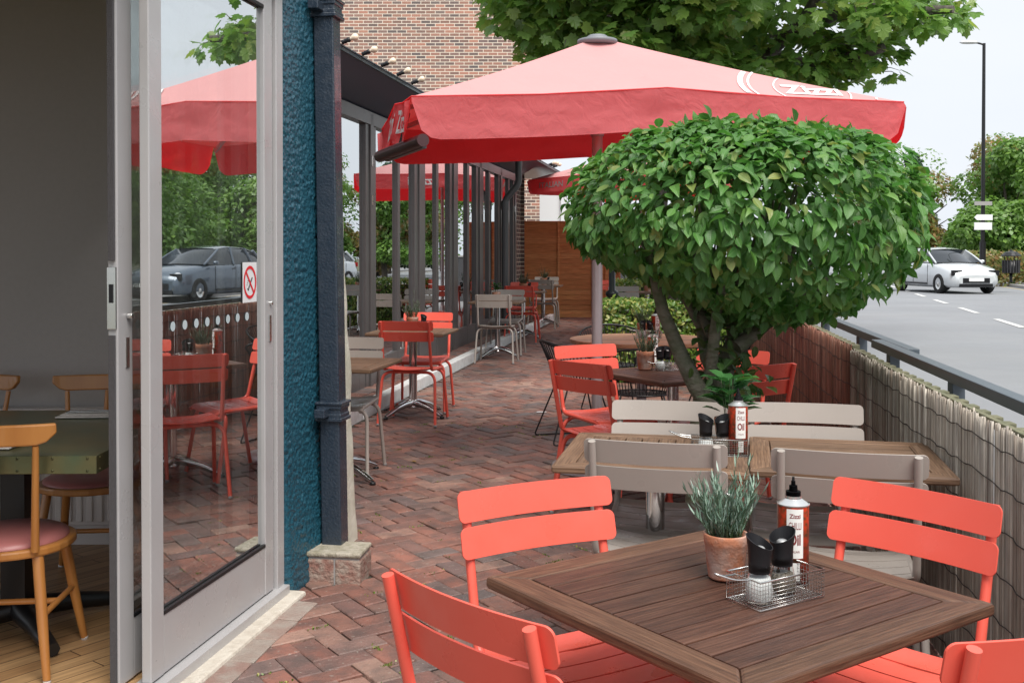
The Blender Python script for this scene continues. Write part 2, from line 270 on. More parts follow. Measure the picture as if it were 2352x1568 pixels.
def brick_mat(name, cols, mortar, scale=1., plane='XZ'):
    m = bpy.data.materials.new(name); m.use_nodes = True; t = m.node_tree; n = t.nodes; l = t.links.new; b = n['Principled BSDF']
    tcn = n.new('ShaderNodeTexCoord'); sp = n.new('ShaderNodeSeparateXYZ'); l(tcn.outputs['Object'], sp.inputs[0]); cb = n.new('ShaderNodeCombineXYZ')
    ad = n.new('ShaderNodeMath'); ad.operation = 'ADD'; l(sp.outputs[0], ad.inputs[0]); l(sp.outputs[1], ad.inputs[1])
    l(ad.outputs[0], cb.inputs[0]); l(sp.outputs[2], cb.inputs[1])
    br = n.new('ShaderNodeTexBrick'); br.inputs['Scale'].default_value = 1.; br.inputs['Brick Width'].default_value = .225; br.inputs['Row Height'].default_value = .075; br.inputs['Mortar Size'].default_value = .0085; br.inputs['Mortar Smooth'].default_value = .15
    br.inputs['Color1'].default_value = (0, 0, 0, 1); br.inputs['Color2'].default_value = (1, 1, 1, 1); br.inputs['Mortar'].default_value = (.5, .5, .5, 1); br.inputs['Bias'].default_value = 0
    l(cb.outputs[0], br.inputs['Vector'])
    r = n.new('ShaderNodeValToRGB'); es = r.color_ramp.elements
    while len(es) < len(cols): es.new(.5)
    for i, c in enumerate(cols): es[i].position = i/(len(cols)-1); es[i].color = (*c, 1)
    l(br.outputs['Color'], r.inputs[0])
    nn = n.new('ShaderNodeTexNoise'); nn.inputs['Scale'].default_value = 30; nn.inputs['Detail'].default_value = 4; l(tcn.outputs['Object'], nn.inputs['Vector'])
    mi = n.new('ShaderNodeMix'); mi.data_type = 'RGBA'; mi.blend_type = 'MULTIPLY'; mi.inputs[0].default_value = .45; l(r.outputs[0], mi.inputs[6]); l(nn.outputs[0], mi.inputs[7])
    m2 = n.new('ShaderNodeMix'); m2.data_type = 'RGBA'; l(br.outputs['Fac'], m2.inputs[0]); l(mi.outputs[2], m2.inputs[6]); m2.inputs[7].default_value = (*mortar, 1)
    l(m2.outputs[2], b.inputs['Base Color']); b.inputs['Roughness'].default_value = .85
    bp = n.new('ShaderNodeBump'); bp.inputs['Strength'].default_value = .6; bp.inputs['Distance'].default_value = .01; bp.invert = True; l(br.outputs['Fac'], bp.inputs['Height']); l(bp.outputs[0], b.inputs['Normal'])
    return m
M['brickwall'] = brick_mat('multi_stock_brick', [(.17, .145, .14), (.34, .20, .155), (.60, .29, .21), (.22, .18, .17), (.52, .27, .20), (.18, .15, .145), (.42, .23, .17), (.62, .31, .22), (.25, .20, .18)], (.80, .70, .58))
M['brickdark'] = brick_mat('dark_stock_brick', [(.055, .035, .032), (.09, .045, .038), (.13, .055, .042)], (.34, .27, .21))

def paver_mat():
    m = mat('brick_paver', rough=.55, island=[(.21, .097, .074), (.26, .118, .090), (.19, .087, .067), (.145, .112, .106), (.27, .14, .108), (.18, .084, .066), (.13, .112, .112), (.24, .108, .083), (.28, .18, .145), (.17, .088, .073)], vary=((.075, .064, .060), .65), vscale=11, bump=.6, bscale=70)
    t = m.node_tree; n = t.nodes; l = t.links.new; b = n['Principled BSDF']
    old = b.inputs['Base Color'].links[0].from_socket
    tcn = n.new('ShaderNodeTexCoord'); nn = n.new('ShaderNodeTexNoise'); nn.inputs['Scale'].default_value = .7; nn.inputs['Detail'].default_value = 6; l(tcn.outputs['Object'], nn.inputs['Vector'])
    r = n.new('ShaderNodeValToRGB'); r.color_ramp.elements[0].position = .35; r.color_ramp.elements[0].color = (.80, .79, .79, 1); r.color_ramp.elements[1].position = .65; r.color_ramp.elements[1].color = (1.5, 1.42, 1.36, 1)
    l(nn.outputs[0], r.inputs[0]); mi = n.new('ShaderNodeMix'); mi.data_type = 'RGBA'; mi.blend_type = 'MULTIPLY'; mi.inputs[0].default_value = 1; l(old, mi.inputs[6]); l(r.outputs[0], mi.inputs[7])
    sp = n.new('ShaderNodeTexNoise'); sp.inputs['Scale'].default_value = 55; sp.inputs['Detail'].default_value = 2; l(tcn.outputs['Object'], sp.inputs['Vector'])
    r3 = n.new('ShaderNodeValToRGB'); r3.color_ramp.elements[0].position = .66; r3.color_ramp.elements[0].color = (0, 0, 0, 1); r3.color_ramp.elements[1].position = .72; r3.color_ramp.elements[1].color = (.6, .6, .6, 1); l(sp.outputs[0], r3.inputs[0])
    m4 = n.new('ShaderNodeMix'); m4.data_type = 'RGBA'; l(r3.outputs[0], m4.inputs[0]); l(mi.outputs[2], m4.inputs[6]); m4.inputs[7].default_value = (.33, .29, .25, 1)
    l(m4.outputs[2], b.inputs['Base Color'])
    r2 = n.new('ShaderNodeMapRange'); r2.inputs[1].default_value = .35; r2.inputs[2].default_value = .7; r2.inputs[3].default_value = .38; r2.inputs[4].default_value = .72; l(nn.outputs[0], r2.inputs[0]); l(r2.outputs[0], b.inputs['Roughness'])
    return m
M['paver'] = paver_mat()
M['joint'] = mat('mossy_joint_sand', (.040, .034, .028), .95, vary=((.040, .045, .026), .5), vscale=9, bump=1., bscale=60)
M['palepaver'] = mat('pale_border_paver', rough=.7, island=[(.28, .18, .15), (.34, .29, .25), (.25, .14, .115), (.36, .32, .27), (.22, .13, .11)], vary=((.34, .30, .26), .8), vscale=14, bump=.6, bscale=70)
def board_mat():
    m = bpy.data.materials.new('oak_floorboards'); m.use_nodes = True; t = m.node_tree; n = t.nodes; l = t.links.new; b = n['Principled BSDF']
    tcn = n.new('ShaderNodeTexCoord'); mp = n.new('ShaderNodeMapping'); mp.inputs['Rotation'].default_value = (0, 0, R(-52)); l(tcn.outputs['Object'], mp.inputs['Vector'])
    br = n.new('ShaderNodeTexBrick'); br.inputs['Scale'].default_value = 1; br.inputs['Brick Width'].default_value = 1.3; br.inputs['Row Height'].default_value = .075; br.inputs['Mortar Size'].default_value = .0022
    br.inputs['Color1'].default_value = (.34, .19, .085, 1); br.inputs['Color2'].default_value = (.50, .31, .15, 1); br.inputs['Mortar'].default_value = (.04, .02, .01, 1); l(mp.outputs[0], br.inputs['Vector'])
    m2 = n.new('ShaderNodeMapping'); m2.inputs['Scale'].default_value = (3, 60, 1); l(mp.outputs[0], m2.inputs['Vector'])
    nn = n.new('ShaderNodeTexNoise'); nn.inputs['Scale'].default_value = 1; nn.inputs['Detail'].default_value = 6; l(m2.outputs[0], nn.inputs['Vector'])
    mi = n.new('ShaderNodeMix'); mi.data_type = 'RGBA'; mi.blend_type = 'OVERLAY'; mi.inputs[0].default_value = .6; l(br.outputs[0], mi.inputs[6]); l(nn.outputs[0], mi.inputs[7]); l(mi.outputs[2], b.inputs['Base Color']); b.inputs['Roughness'].default_value = .4
    return m
M['boards'] = board_mat()

# ------------------------------------------------------------------ mesh building
class MB:
    def __init__(s): s.v = []; s.f = []; s.sm = []; s.mi = []; s.uv = None
    def add(s, vs, fs, smooth=False, mi=0):
        k = len(s.v); s.v += [tuple(p) for p in vs]; s.f += [tuple(i+k for i in f) for f in fs]; s.sm += [smooth]*len(fs); s.mi += [mi]*len(fs); return s
    def box(s, c, d, rz=0, mt=None, mi=0):
        x, y, z = d[0]/2, d[1]/2, d[2]/2
        P = [Vector((a*x, b*y, e*z)) for e in (-1, 1) for a, b in ((-1, -1), (1, -1), (1, 1), (-1, 1))]
        if mt is None: mt = Matrix.Translation(c) @ Matrix.Rotation(rz, 4, 'Z')
        else: mt = Matrix.Translation(c) @ mt.to_4x4()
        return s.add([mt @ p for p in P], [(3, 2, 1, 0), (4, 5, 6, 7), (0, 1, 5, 4), (1, 2, 6, 5), (2, 3, 7, 6), (3, 0, 4, 7)], mi=mi)
    def beam(s, a, b, wd, ht, up=(0, 0, 1)):
        a = Vector(a); b = Vector(b); d = (b-a).normalized(); u = Vector(up); sd = d.cross(u).normalized(); u = sd.cross(d).normalized()
        P = [p+sd*x*wd/2+u*y*ht/2 for p in (a, b) for x, y in ((-1, -1), (1, -1), (1, 1), (-1, 1))]
        return s.add(P, [(0, 1, 2, 3), (7, 6, 5, 4), (0, 4, 5, 1), (1, 5, 6, 2), (2, 6, 7, 3), (3, 7, 4, 0)])
    def tube(s, pts, r, n=8, cap=True, closed=False, sx=1.):
        pts = [Vector(p) for p in pts]; N = len(pts); rs = r if isinstance(r, (list, tuple)) else [r]*N
        V = []; prev = None
        for i, p in enumerate(pts):
            if closed: t = (pts[(i+1) % N]-pts[i-1]).normalized()
            else: t = (pts[min(i+1, N-1)]-pts[max(i-1, 0)]).normalized()
            if prev is None:
                a = Vector((0, 0, 1)) if abs(t.z) < .9 else Vector((1, 0, 0)); u = t.cross(a).normalized()
            else: u = (prev-t*prev.dot(t)).normalized()
            prev = u; w_ = t.cross(u)
            V += [p+(u*cos(2*pi*k/n)*sx+w_*sin(2*pi*k/n))*rs[i] for k in range(n)]
        F = [(i*n+k, i*n+(k+1) % n, (i+1)*n+(k+1) % n, (i+1)*n+k) for i in range(N-1) for k in range(n)]
        if closed: F += [((N-1)*n+k, (N-1)*n+(k+1) % n, (k+1) % n, k) for k in range(n)]
        F = [f[::-1] for f in F]
        s.add(V, F, True)
        if cap and not closed: s.add(V[:n], [tuple(range(n))]); s.add(V[-n:], [tuple(reversed(range(n)))])
        return s
    def lathe(s, prof, n=24, c=(0, 0, 0), smooth=True, ax=None, mi=0):
        V = [Vector((r*cos(2*pi*k/n), r*sin(2*pi*k/n), z)) for r, z in prof for k in range(n)]
        if ax is not None:
            q = Vector((0, 0, 1)).rotation_difference(Vector(ax).normalized()); V = [q @ p for p in V]
        V = [p+Vector(c) for p in V]
        F = [(i*n+k, i*n+(k+1) % n, (i+1)*n+(k+1) % n, (i+1)*n+k) for i in range(len(prof)-1) for k in range(n)]
        return s.add(V, F, smooth, mi)
    def prism(s, poly, z0, z1, mi=0):
        n = len(poly); V = [(x, y, z0) for x, y in poly]+[(x, y, z1) for x, y in poly]
        return s.add(V, [tuple(reversed(range(n))), tuple(range(n, 2*n))]+[(i, (i+1) % n, n+(i+1) % n, n+i) for i in range(n)], mi=mi)
    def plate(s, P, N, th):
        """thin plate from outline columns P[(bottom,top)...] and unit normals N: thickness th"""
        k = len(P); V = []
        for (a, b), nn in zip(P, N):
            a = Vector(a); b = Vector(b); nn = Vector(nn)
            V += [a-nn*th/2, b-nn*th/2, a+nn*th/2, b+nn*th/2]
        F = []; 
        for i in range(k-1):
            o = 4*i; q = o+4
            F += [(o, q, q+1, o+1), (o+2, o+3, q+3, q+2), (o, o+2, q+2, q), (o+1, q+1, q+3, o+3)]
        F += [(0, 1, 3, 2), (4*k-4, 4*k-2, 4*k-1, 4*k-3)]
        return s.add(V, F)
    def build(s, name, m, parent=None, bevel=0., seg=2, autosmooth=False):
        me = bpy.data.meshes.new(name); me.from_pydata(s.v, [], s.f); me.update()
        me.polygons.foreach_set('use_smooth', s.sm)
        ms = m if isinstance(m, (list, tuple)) else [m]
        for q in ms: me.materials.append(q)
        if len(ms) > 1: me.polygons.foreach_set('material_index', s.mi)
        o = bpy.data.objects.new(name, me); COL.objects.link(o)
        if parent: o.parent = parent
        if bevel:
            bv = o.modifiers.new('bevel', 'BEVEL'); bv.width = bevel; bv.segments = seg; bv.limit_method = 'ANGLE'; bv.angle_limit = R(40)
        return o

def tag(o, label=None, cat=None, group=None, kind=None):
    if label: o['label'] = label
    if cat: o['category'] = cat
    if group: o['group'] = group
    if kind: o['kind'] = kind
    return o
def thing(name, label, cat, loc=(0, 0, 0), rz=0, group=None):
    o = bpy.data.objects.new(name, None); COL.objects.link(o); o.location = loc; o.rotation_euler = (0, 0, rz); o.empty_display_size = .1
    return tag(o, label, cat, group)
def dup(root, loc=None, rz=None, label=None, group=None, scale=None, matmap=None):
    def cp(o, par):
        c = o.copy(); COL.objects.link(c); c.parent = par
        if matmap and o.type == 'MESH':
            for i, sl in enumerate(o.material_slots):
                if sl.material in matmap: c.material_slots[i].link = 'OBJECT'; c.material_slots[i].material = matmap[sl.material]
        for ch in o.children: cp(ch, c)
        return c
    r = cp(root, None)
    if loc is not None: r.location = loc
    if rz is not None: r.rotation_euler = (0, 0, rz)
    if scale: r.scale = (scale,)*3
    if label: r['label'] = label
    if group: r['group'] = group
    return r
def arc(p0, p1, p2, r, n=5):
    """round the corner p1 between p0 and p2"""
    p0, p1, p2 = Vector(p0), Vector(p1), Vector(p2); a = (p0-p1).normalized(); b = (p2-p1).normalized()
    d = min(r, (p0-p1).length*.49, (p2-p1).length*.49); A = p1+a*d; B = p1+b*d
    return [((1-t)**2)*A+2*t*(1-t)*p1+t*t*B for t in [i/n for i in range(n+1)]]
def rounded(pts, r, n=5):
    o = [Vector(pts[0])]
    for i in range(1, len(pts)-1): o += arc(pts[i-1], pts[i], pts[i+1], r, n)
    return o+[Vector(pts[-1])]
def text_geo(body, size, font_scale=(1, 1), bold=0.):
    cu = bpy.data.curves.new('t', 'FONT'); cu.body = body; cu.size = size; cu.align_x = 'CENTER'; cu.align_y = 'CENTER'; cu.resolution_u = 3; cu.offset = bold
    o = bpy.data.objects.new('t', cu); COL.objects.link(o); dg = bpy.context.evaluated_depsgraph_get()
    me = bpy.data.meshes.new_from_object(o.evaluated_get(dg))
    V = [Vector((v.co.x*font_scale[0], v.co.y*font_scale[1], 0)) for v in me.vertices]; F = [tuple(p.vertices) for p in me.polygons]
    bpy.data.objects.remove(o); bpy.data.curves.remove(cu); bpy.data.meshes.remove(me)
    return V, F

def scatter(name, tmplV, tmplF, pos, xax, yax, zax, scl, m, parent=None, tmplUV=None, smooth=True):
    """many copies of one leaf template as one mesh"""
    tv = np.array(tmplV, float); k = len(tv); n = len(pos)
    V = (tv[None, :, 0, None]*xax[:, None, :]+tv[None, :, 1, None]*yax[:, None, :]+tv[None, :, 2, None]*zax[:, None, :])*scl[:, None, None]+pos[:, None, :]
    V = V.reshape(-1, 3)
    me = bpy.data.meshes.new(name); me.vertices.add(len(V)); me.vertices.foreach_set('co', V.astype(np.float32).ravel())
    ls = [len(f) for f in tmplF]; flat = np.array([i for f in tmplF for i in f])
    loops = (flat[None, :]+(np.arange(n)*k)[:, None]).ravel(); nl = len(flat)
    tot = np.tile(np.array(ls), n); start = np.concatenate([[0], np.cumsum(tot)[:-1]])
    me.loops.add(len(loops)); me.loops.foreach_set('vertex_index', loops.astype(np.int32))
    me.polygons.add(len(tot)); me.polygons.foreach_set('loop_start', start.astype(np.int32)); me.polygons.foreach_set('loop_total', tot.astype(np.int32))
    if tmplUV is not None:
        uvl = me.uv_layers.new(name='leaf'); uvl.data.foreach_set('uv', np.tile(np.array([tmplUV[i] for i in flat], float), (n, 1)).astype(np.float32).ravel())
    me.update(calc_edges=True); me.polygons.foreach_set('use_smooth', [smooth]*len(tot)); me.materials.append(m)
    o = bpy.data.objects.new(name, me); COL.objects.link(o)
    if parent: o.parent = parent
    return o
def frames(n, nrm, along):
    """orthonormal frames: z ~ nrm, y ~ along"""
    z = nrm/np.linalg.norm(nrm, axis=1, keepdims=True); y = along-z*np.sum(along*z, axis=1, keepdims=True); y /= np.linalg.norm(y, axis=1, keepdims=True)+1e-9
    return np.cross(y, z), y, z
# leaf templates (length 1 along +y)
LV = [(0, 0, 0), (-.19, .14, .03), (0, .18, -.02), (.19, .14, .03), (-.285, .42, .07), (0, .45, -.03), (.285, .42, .07), (-.205, .72, .02), (0, .72, -.06), (.205, .72, .02), (0, 1., -.15)]
LF = [(0, 2, 1), (0, 3, 2), (1, 2, 5, 4), (2, 3, 6, 5), (4, 5, 8, 7), (5, 6, 9, 8), (7, 8, 10), (8, 9, 10)]
LUV = [(v[0], v[1]) for v in LV]
mo = [(0, .02), (.12, -.04), (.32, -.08), (.36, .06), (.54, .14), (.50, .28), (.62, .50), (.42, .48), (.32, .52), (.34, .76), (.16, .80), (0, 1.02)]
MV = [(0, .28, -.04)]+[(x, y, .05*abs(x)-.12*max(0, y-.3)**2*2-.15*abs(x)**2) for x, y in mo]+[(-x, y, .05*abs(x)-.12*max(0, y-.3)**2*2-.15*abs(x)**2) for x, y in reversed(mo[1:-1])]
MF = [(0, i, i+1) for i in range(1, len(MV)-1)]+[(0, len(MV)-1, 1)]
DV = [(0, 0, 0), (.3, .5, .06), (0, 1, 0), (-.3, .5, .06)]; DF = [(0, 1, 2, 3)]
NV = [(-.045, 0, 0), (.045, 0, 0), (.065, .5, .02), (-.065, .5, .02), (0, 1, .12)]; NF = [(0, 1, 2, 3), (3, 2, 4)]

# ------------------------------------------------------------------ ground, road, patio
DX = .183                                            # the facades lean right by .183 per metre of depth
def xw(y, c): return DX*y+c
NRM = Vector((1, -DX, 0)).normalized(); DIR = Vector((DX, 1, 0)).normalized()
CD, CK, CG = -1.82, -2.93, -3.32                     # door plane, kerb edge, glazing plane
ZR = .25
def fx(y): return .122*y+1.10                        # reed fence line
tag(MB().add([(-200, -60, -.3), (250, -60, -.3), (250, 400, -.3), (-200, 400, -.3)], [(0, 1, 2, 3)]).build('ground', M['earth']), kind='structure')
def ribbon(name, m, lo, hi, ys, z, thick=0):
    b = MB(); V = []; zz = z if callable(z) else (lambda y: z)
    for y in ys: V += [(lo(y), y, zz(y)), (hi(y), y, zz(y))]
    b.add(V, [(2*i, 2*i+1, 2*i+3, 2*i+2) for i in range(len(ys)-1)])
    if thick: 
        W_ = [(x, y, q-thick) for x, y, q in V]
        for i in range(len(ys)-1):
            b.add([V[2*i], V[2*i+2], W_[2*i+2], W_[2*i]], [(0, 1, 2, 3)]); b.add([V[2*i+1], V[2*i+3], W_[2*i+3], W_[2*i+1]], [(3, 2, 1, 0)])
        b.add([V[0], V[1], W_[1], W_[0]], [(3, 2, 1, 0)])
    return tag(b.build(name, m), kind='structure')
rd = lambda a: (lambda y: .267*y+a)
nearroad = lambda y: max(fx(y)+.28, .0) if y < 21.6 else .267*y-1.9
ribbon('road', M['asphalt'], nearroad, rd(8.4), [-8, -4, 0, 4, 8, 12, 16, 21.6, 30, 60, 120, 260], ZR, .4)
b = MB()
for k in range(-2, 26):
    y0 = 13.3+4.3*k
    b.add([(.267*y0+3.85, y0, ZR+.008), (.267*y0+3.98, y0, ZR+.008), (.267*(y0+2.3)+3.98, y0+2.3, ZR+.008), (.267*(y0+2.3)+3.85, y0+2.3, ZR+.008)], [(0, 1, 2, 3)])
tag(b.build('road_marking', M['line']), kind='structure')
ribbon('yellow_line', M['yellow'], rd(8.08), rd(8.16), [-8, 40, 120], ZR+.004)
ribbon('kerb', M['kerbstone'], rd(8.402), rd(8.55), [-8, 60, 260], ZR+.11, .4)
ribbon('pavement', M['pave'], rd(8.552), rd(11.5), [-8, 60, 260], ZR+.10, .4)
ribbon('grass_verge', M['earth'], rd(11.502), rd(60), [-8, 60, 260], ZR+.12, .4)
ribbon('car_park', M['pave'], lambda y: -2 if y > 21.5 else -2, lambda y: .267*y-1.95, [21.75, 30, 60, 90], ZR-.02, .3)
# grass at the far pavement edge
n = 9000; yy = rng.uniform(15, 60, n); xx = .267*yy+11.6+rng.exponential(1.2, n); P = np.stack([xx, yy, np.full(n, ZR+.11)], 1)
A = np.stack([rng.normal(0, .35, n), rng.normal(0, .35, n), np.ones(n)], 1); X, Y, Z = frames(n, rng.normal(0, 1, (n, 3)), A)
tag(scatter('grass', [(-.08, 0, 0), (.08, 0, 0), (0, 1, .1)], [(0, 1, 2)], P, X, Y, Z, rng.uniform(.1, .3, n), M['grass']), 'rough green grass along the far pavement', 'grass', kind='stuff')

# patio: bed of sand plus herringbone bricks
def pat_lo(y): return xw(y, CK) if y > 5.3 else xw(y, CD)-.02
def pat_hi(y): return fx(y)+.22
pat = MB(); ys = [-1.5, 1, 3, 5.29, 5.31, 8, 12, 17, 21.6]
V = []
for y in ys: V += [(pat_lo(y)-.4, y, gz(y)-.012), (pat_hi(y), y, gz(y)-.012)]
pat.add(V, [(2*i, 2*i+1, 2*i+3, 2*i+2) for i in range(len(ys)-1)])
bed = tag(pat.build('patio_bed', M['joint']), kind='structure')
pb = MB()
def paver(cx, cy, L_, W_, ang, dz=0.):
    ca, sa = cos(ang), sin(ang); t1, t2 = random.gauss(0, .012), random.gauss(0, .018); h = random.gauss(0, .0022)+dz; e = .005
    jl, jw = L_-random.uniform(.004, .008), W_-random.uniform(.004, .008); da = random.gauss(0, .012); ca, sa = cos(ang+da), sin(ang+da)
    V = []
    for (ix, iz) in ((0, -.022), (0, -.004), (e, 0)):
        for sx, sy in ((-1, -1), (1, -1), (1, 1), (-1, 1)):
            x = sx*(jl/2-ix+random.gauss(0, .0008)); y = sy*(jw/2-ix+random.gauss(0, .0008))
            X_ = cx+ca*x-sa*y; Y_ = cy+sa*x+ca*y
            V.append((X_, Y_, gz(Y_)+iz+h+x*t1+y*t2))
    F = [(8, 9, 10, 11)]+[(a+k, a+(k+1) % 4, a+4+(k+1) % 4, a+4+k) for a in (0, 4) for k in range(4)]
    pb.add(V, F)
U = .1045; ANG = R(45)+math.atan(DX)*-1
ca, sa = cos(ANG), sin(ANG)
def inside(x, y, mg=0.):
    if y < 1.2 or y > 21.5: return False
    if y < 5.3: lo = xw(y, CD)+(.13 if y < 4.4 else .06)
    else: lo = xw(y, CK)+.02
    if abs(y-4.74) < .07 and x < -.70: return False
    return lo+mg < x < fx(y)+.10
rngc = range(-260, 260)
for r_ in rngc:
    for c_ in rngc:
        m_ = (c_-r_) % 4
        if m_ == 0: lx, ly, hor = (c_+1)*U, (r_+.5)*U, True
        elif m_ == 3: lx, ly, hor = (c_+.5)*U, (r_+1)*U, False
        else: continue
        X_ = ca*lx-sa*ly; Y_ = 4+sa*lx+ca*ly
        X_ += .012*noise.noise(Vector((X_*1.3, Y_*1.3, 0))); Y_ += .012*noise.noise(Vector((X_*1.3, Y_*1.3, 7)))
        if inside(X_, Y_): paver(X_, Y_, 2*U, U, ANG+(0 if hor else pi/2))
# two straight courses along the building
th = math.atan2(1, DX)
BORD = []
for row in range(1):
    y = .9
    while y < 4.45:
        o = .055+.112*row+.0; p = Vector((xw(y, CD), y, 0))+NRM*(.14)
        BORD.append((p.x, p.y)); y += .212
# paved strip behind the white kerb
y = 5.45
patio = pb.build('patio', M['paver']); tag(patio, kind='structure')
pb = MB()
for (x_, y_) in BORD: paver(x_, y_, .214, .135, th, .007)
tag(pb.build('border_paving', M['palepaver']), kind='structure')
pb = MB(); y = 5.4
while y < 20.5:
    for row in range(2):
        p = Vector((xw(y, CK), y, 0))-NRM*(.1+row*.2); paver(p.x, p.y, .2, .105, th+pi/2, .102)
    y += .107
tag(pb.build('threshold_paving', M['paver']), kind='structure')
# white painted kerb in lengths
b = MB(); y = 5.4; k = 0
while y < 20.3:
    a = Vector((xw(y, CK), y, gz(y)+.04)); c = Vector((xw(y+.9, CK), y+.9, gz(y+.9)+.04))
    a += NRM*random.gauss(0, .003); b.beam(a-NRM*.055, c-NRM*.055-DIR*.004, .11, .14+random.gauss(0, .003)); y += .9
tag(b.build('white_kerb', M['white'], bevel=.008), kind='structure')
b = MB(); a = Vector((xw(5.3, CK), 5.3, 0))-NRM*.11
b.add([(xw(y, CK)-.12, y, gz(y)+.085) if s else (xw(y, CG)-.1, y, gz(y)+.085) for y in (5.3, 21) for s in (0, 1)], [(0, 1, 3, 2)])
tag(b.build('threshold_bed', M['joint']), kind='structure')

# ------------------------------------------------------------------ restaurant: near bay with sliding doors
bay = thing('restaurant_bay', 'teal roughcast corner bay with grey framed sliding glass doors', 'building', (0, 0, 0))
# battered roughcast wall
def bayface(y, z): return -.985+.27*(y-4.49)+.012*max(0, (3.2-z))/3.2+.03*max(0, .5-z)/.5
g = []; NY, NZ = 110, 640; y0, y1 = 4.47, 5.0
V = []
for j in range(NZ+1):
    z = -.03+j*(3.1/NZ)
    for i in range(NY+1):
        y = y0+(y1-y0)*i/NY; fl = 0.
        q = Vector((y*62, z*46, 0)); d = .0045*noise.noise(q)+.0038*noise.noise(q*2.3)+.0028*abs(noise.noise(q*4.1))
        d *= (1.3 if z > .9 else 1.3)
        rr = min(1, i/5.)                                  # rounded arris by the door
        x = bayface(y, z)+d-.03*(1-rr)**2
        V.append((x, y+.004*noise.noise(q*3), z))
W1 = NY+1
b = MB(); b.add(V, [(j*W1+i, j*W1+i+1, (j+1)*W1+i+1, (j+1)*W1+i) for j in range(NZ) for i in range(NY)], True)
b.build('rendered_wall', M['tealglint'], bay)
# wall core and cream end
b = MB()
def creamface(y, z): return -.972+.15*(y-4.9)+.115*max(0, (2.7-z))/2.7
def wallcore(ya, yb, off, m_, name, nz_=60):
    bb = MB(); V = []; ny = 14
    for j in range(nz_+1):
        z = -.03+j*3.4/nz_
        for i in range(ny+1):
            y = ya+(yb-ya)*i/ny
            x = creamface(y, z)+.012*noise.noise(Vector((y*5, z*5, 3)))-.03*max(0, (i/ny-.8)/.2)**2
            V.append((x, y, z))
    w_ = ny+1; bb.add(V, [(j*w_+i, j*w_+i+1, (j+1)*w_+i+1, (j+1)*w_+i) for j in range(nz_) for i in range(ny)], True)
    V = []
    for j in range(nz_+1):
        z = -.03+j*3.4/nz_; V += [(creamface(yb, z)-.03+.012*noise.noise(Vector((yb*5, z*5, 3))), yb, z), (-2.4, yb-.02, z)]
    bb.add(V, [(2*j, 2*j+1, 2*j+3, 2*j+2) for j in range(nz_)])
    bb.build(name, m_, bay)
wallcore(4.99, 5.40, .03, M['cream'], 'cream_painted_wall')
# door frame (outer), head and jambs
def onplane(y, z, c=CD, o=0.): return Vector((xw(y, c), y, z))+NRM*o
b = MB()
b.beam(onplane(4.425, .0), onplane(4.425, 2.75), .06, .07, up=DIR)          # jamb
b.beam(onplane(-1.5, 2.68), onplane(4.48, 2.68), .12, .14)
b.beam(onplane(-1.5, .045, o=.005), onplane(4.46, .045, o=.005), .10, .055)
b.build('door_frame', M['alulight'], bay, bevel=.003)
b = MB(); b.beam(onplane(-1.5, -.005, o=.05), onplane(4.5, -.01+.02, o=.05), .13, .055)
b.build('door_sill', M['sill'], bay, bevel=.012)
def leaf(ya, yb, off, last, st=.083):
    d = thing('sliding_door', None, None); del_ = d; d.parent = bay
    b = MB(); z0, z1 = .078, 2.6; th_ = .035
    b.beam(onplane(ya+st/2, z0, o=off), onplane(ya+st/2, z1, o=off), th_, st, up=DIR)
    b.beam(onplane(yb-st/2, z0, o=off), onplane(yb-st/2, z1, o=off), th_, st, up=DIR)
    b.beam(onplane(ya+st, z0+.1, o=off), onplane(yb-st, z0+.1, o=off), th_-.004, .20)
    b.beam(onplane(ya+st, z1-.05, o=off), onplane(yb-st, z1-.05, o=off), th_-.004, .10)
    b.build('door_rail', M['alulight'], d, bevel=.004)
    b = MB()                                        # black gasket round the glass
    ga, gb, gl, gh = ya+st, yb-st, z0+.2, z1-.1
    for (p, q) in (((ga+.005, gl), (ga+.005, gh)), ((gb-.005, gl), (gb-.005, gh)), ((ga, gl+.005), (gb, gl+.005)), ((ga, gh-.005), (gb, gh-.005))):
        b.beam(onplane(p[0], p[1], o=off+.012), onplane(q[0], q[1], o=off+.012), .012, .012)
    b.build('gasket', M['blackplastic'], d)
    b = MB(); P = [onplane(ga, gl, o=off), onplane(gb, gl, o=off), onplane(gb, gh, o=off), onplane(ga, gh, o=off)]
    b.add(P, [(0, 1, 2, 3)]); b.build('glass', M['pane'], d)
    return d
dA = leaf(3.40, 4.375, .002, 1); dB = leaf(3.356, 4.33, -.085, 0, .09)
dA['label'] = 'outer sliding door with the no smoking notice'; dB['label'] = 'inner sliding door with brush seal and lock plate on its edge'
# dots, notice
for k in range(8):
    b = MB(); y = 3.575+.083*k; c = onplane(y, 1.235, o=.005)
    b.add([c+DIR*.017*cos(t*pi/9)+Vector((0, 0, .017*sin(t*pi/9))) for t in range(18)], [tuple(range(18))])
    b.build('frosted_dot', M['dot'], dA)
def platequad(b, ya, yb, za, zb, o, mi=0): b.add([onplane(ya, za, o=o), onplane(yb, za, o=o), onplane(yb, zb, o=o), onplane(ya, zb, o=o)], [(0, 1, 2, 3)], mi=mi)
nb = MB(); platequad(nb, 4.115, 4.245, 1.29, 1.45, .006, 0)
cc = onplane(4.18, 1.37, o=.0075)
def nd(a, b_): return cc+DIR*a+Vector((0, 0, b_))
N_ = 28; ro, ri = .059, .048
nb.add([nd(r_*cos(2*pi*k/N_), r_*1.12*sin(2*pi*k/N_)) for r_ in (ri, ro) for k in range(N_)], [(k, (k+1) % N_, N_+(k+1) % N_, N_+k) for k in range(N_)], mi=1)
nb.add([nd(-.037, .036), nd(-.029, .042), nd(.037, -.036), nd(.029, -.042)], [(0, 1, 2, 3)], mi=1)
cc = onplane(4.18, 1.37, o=.007)
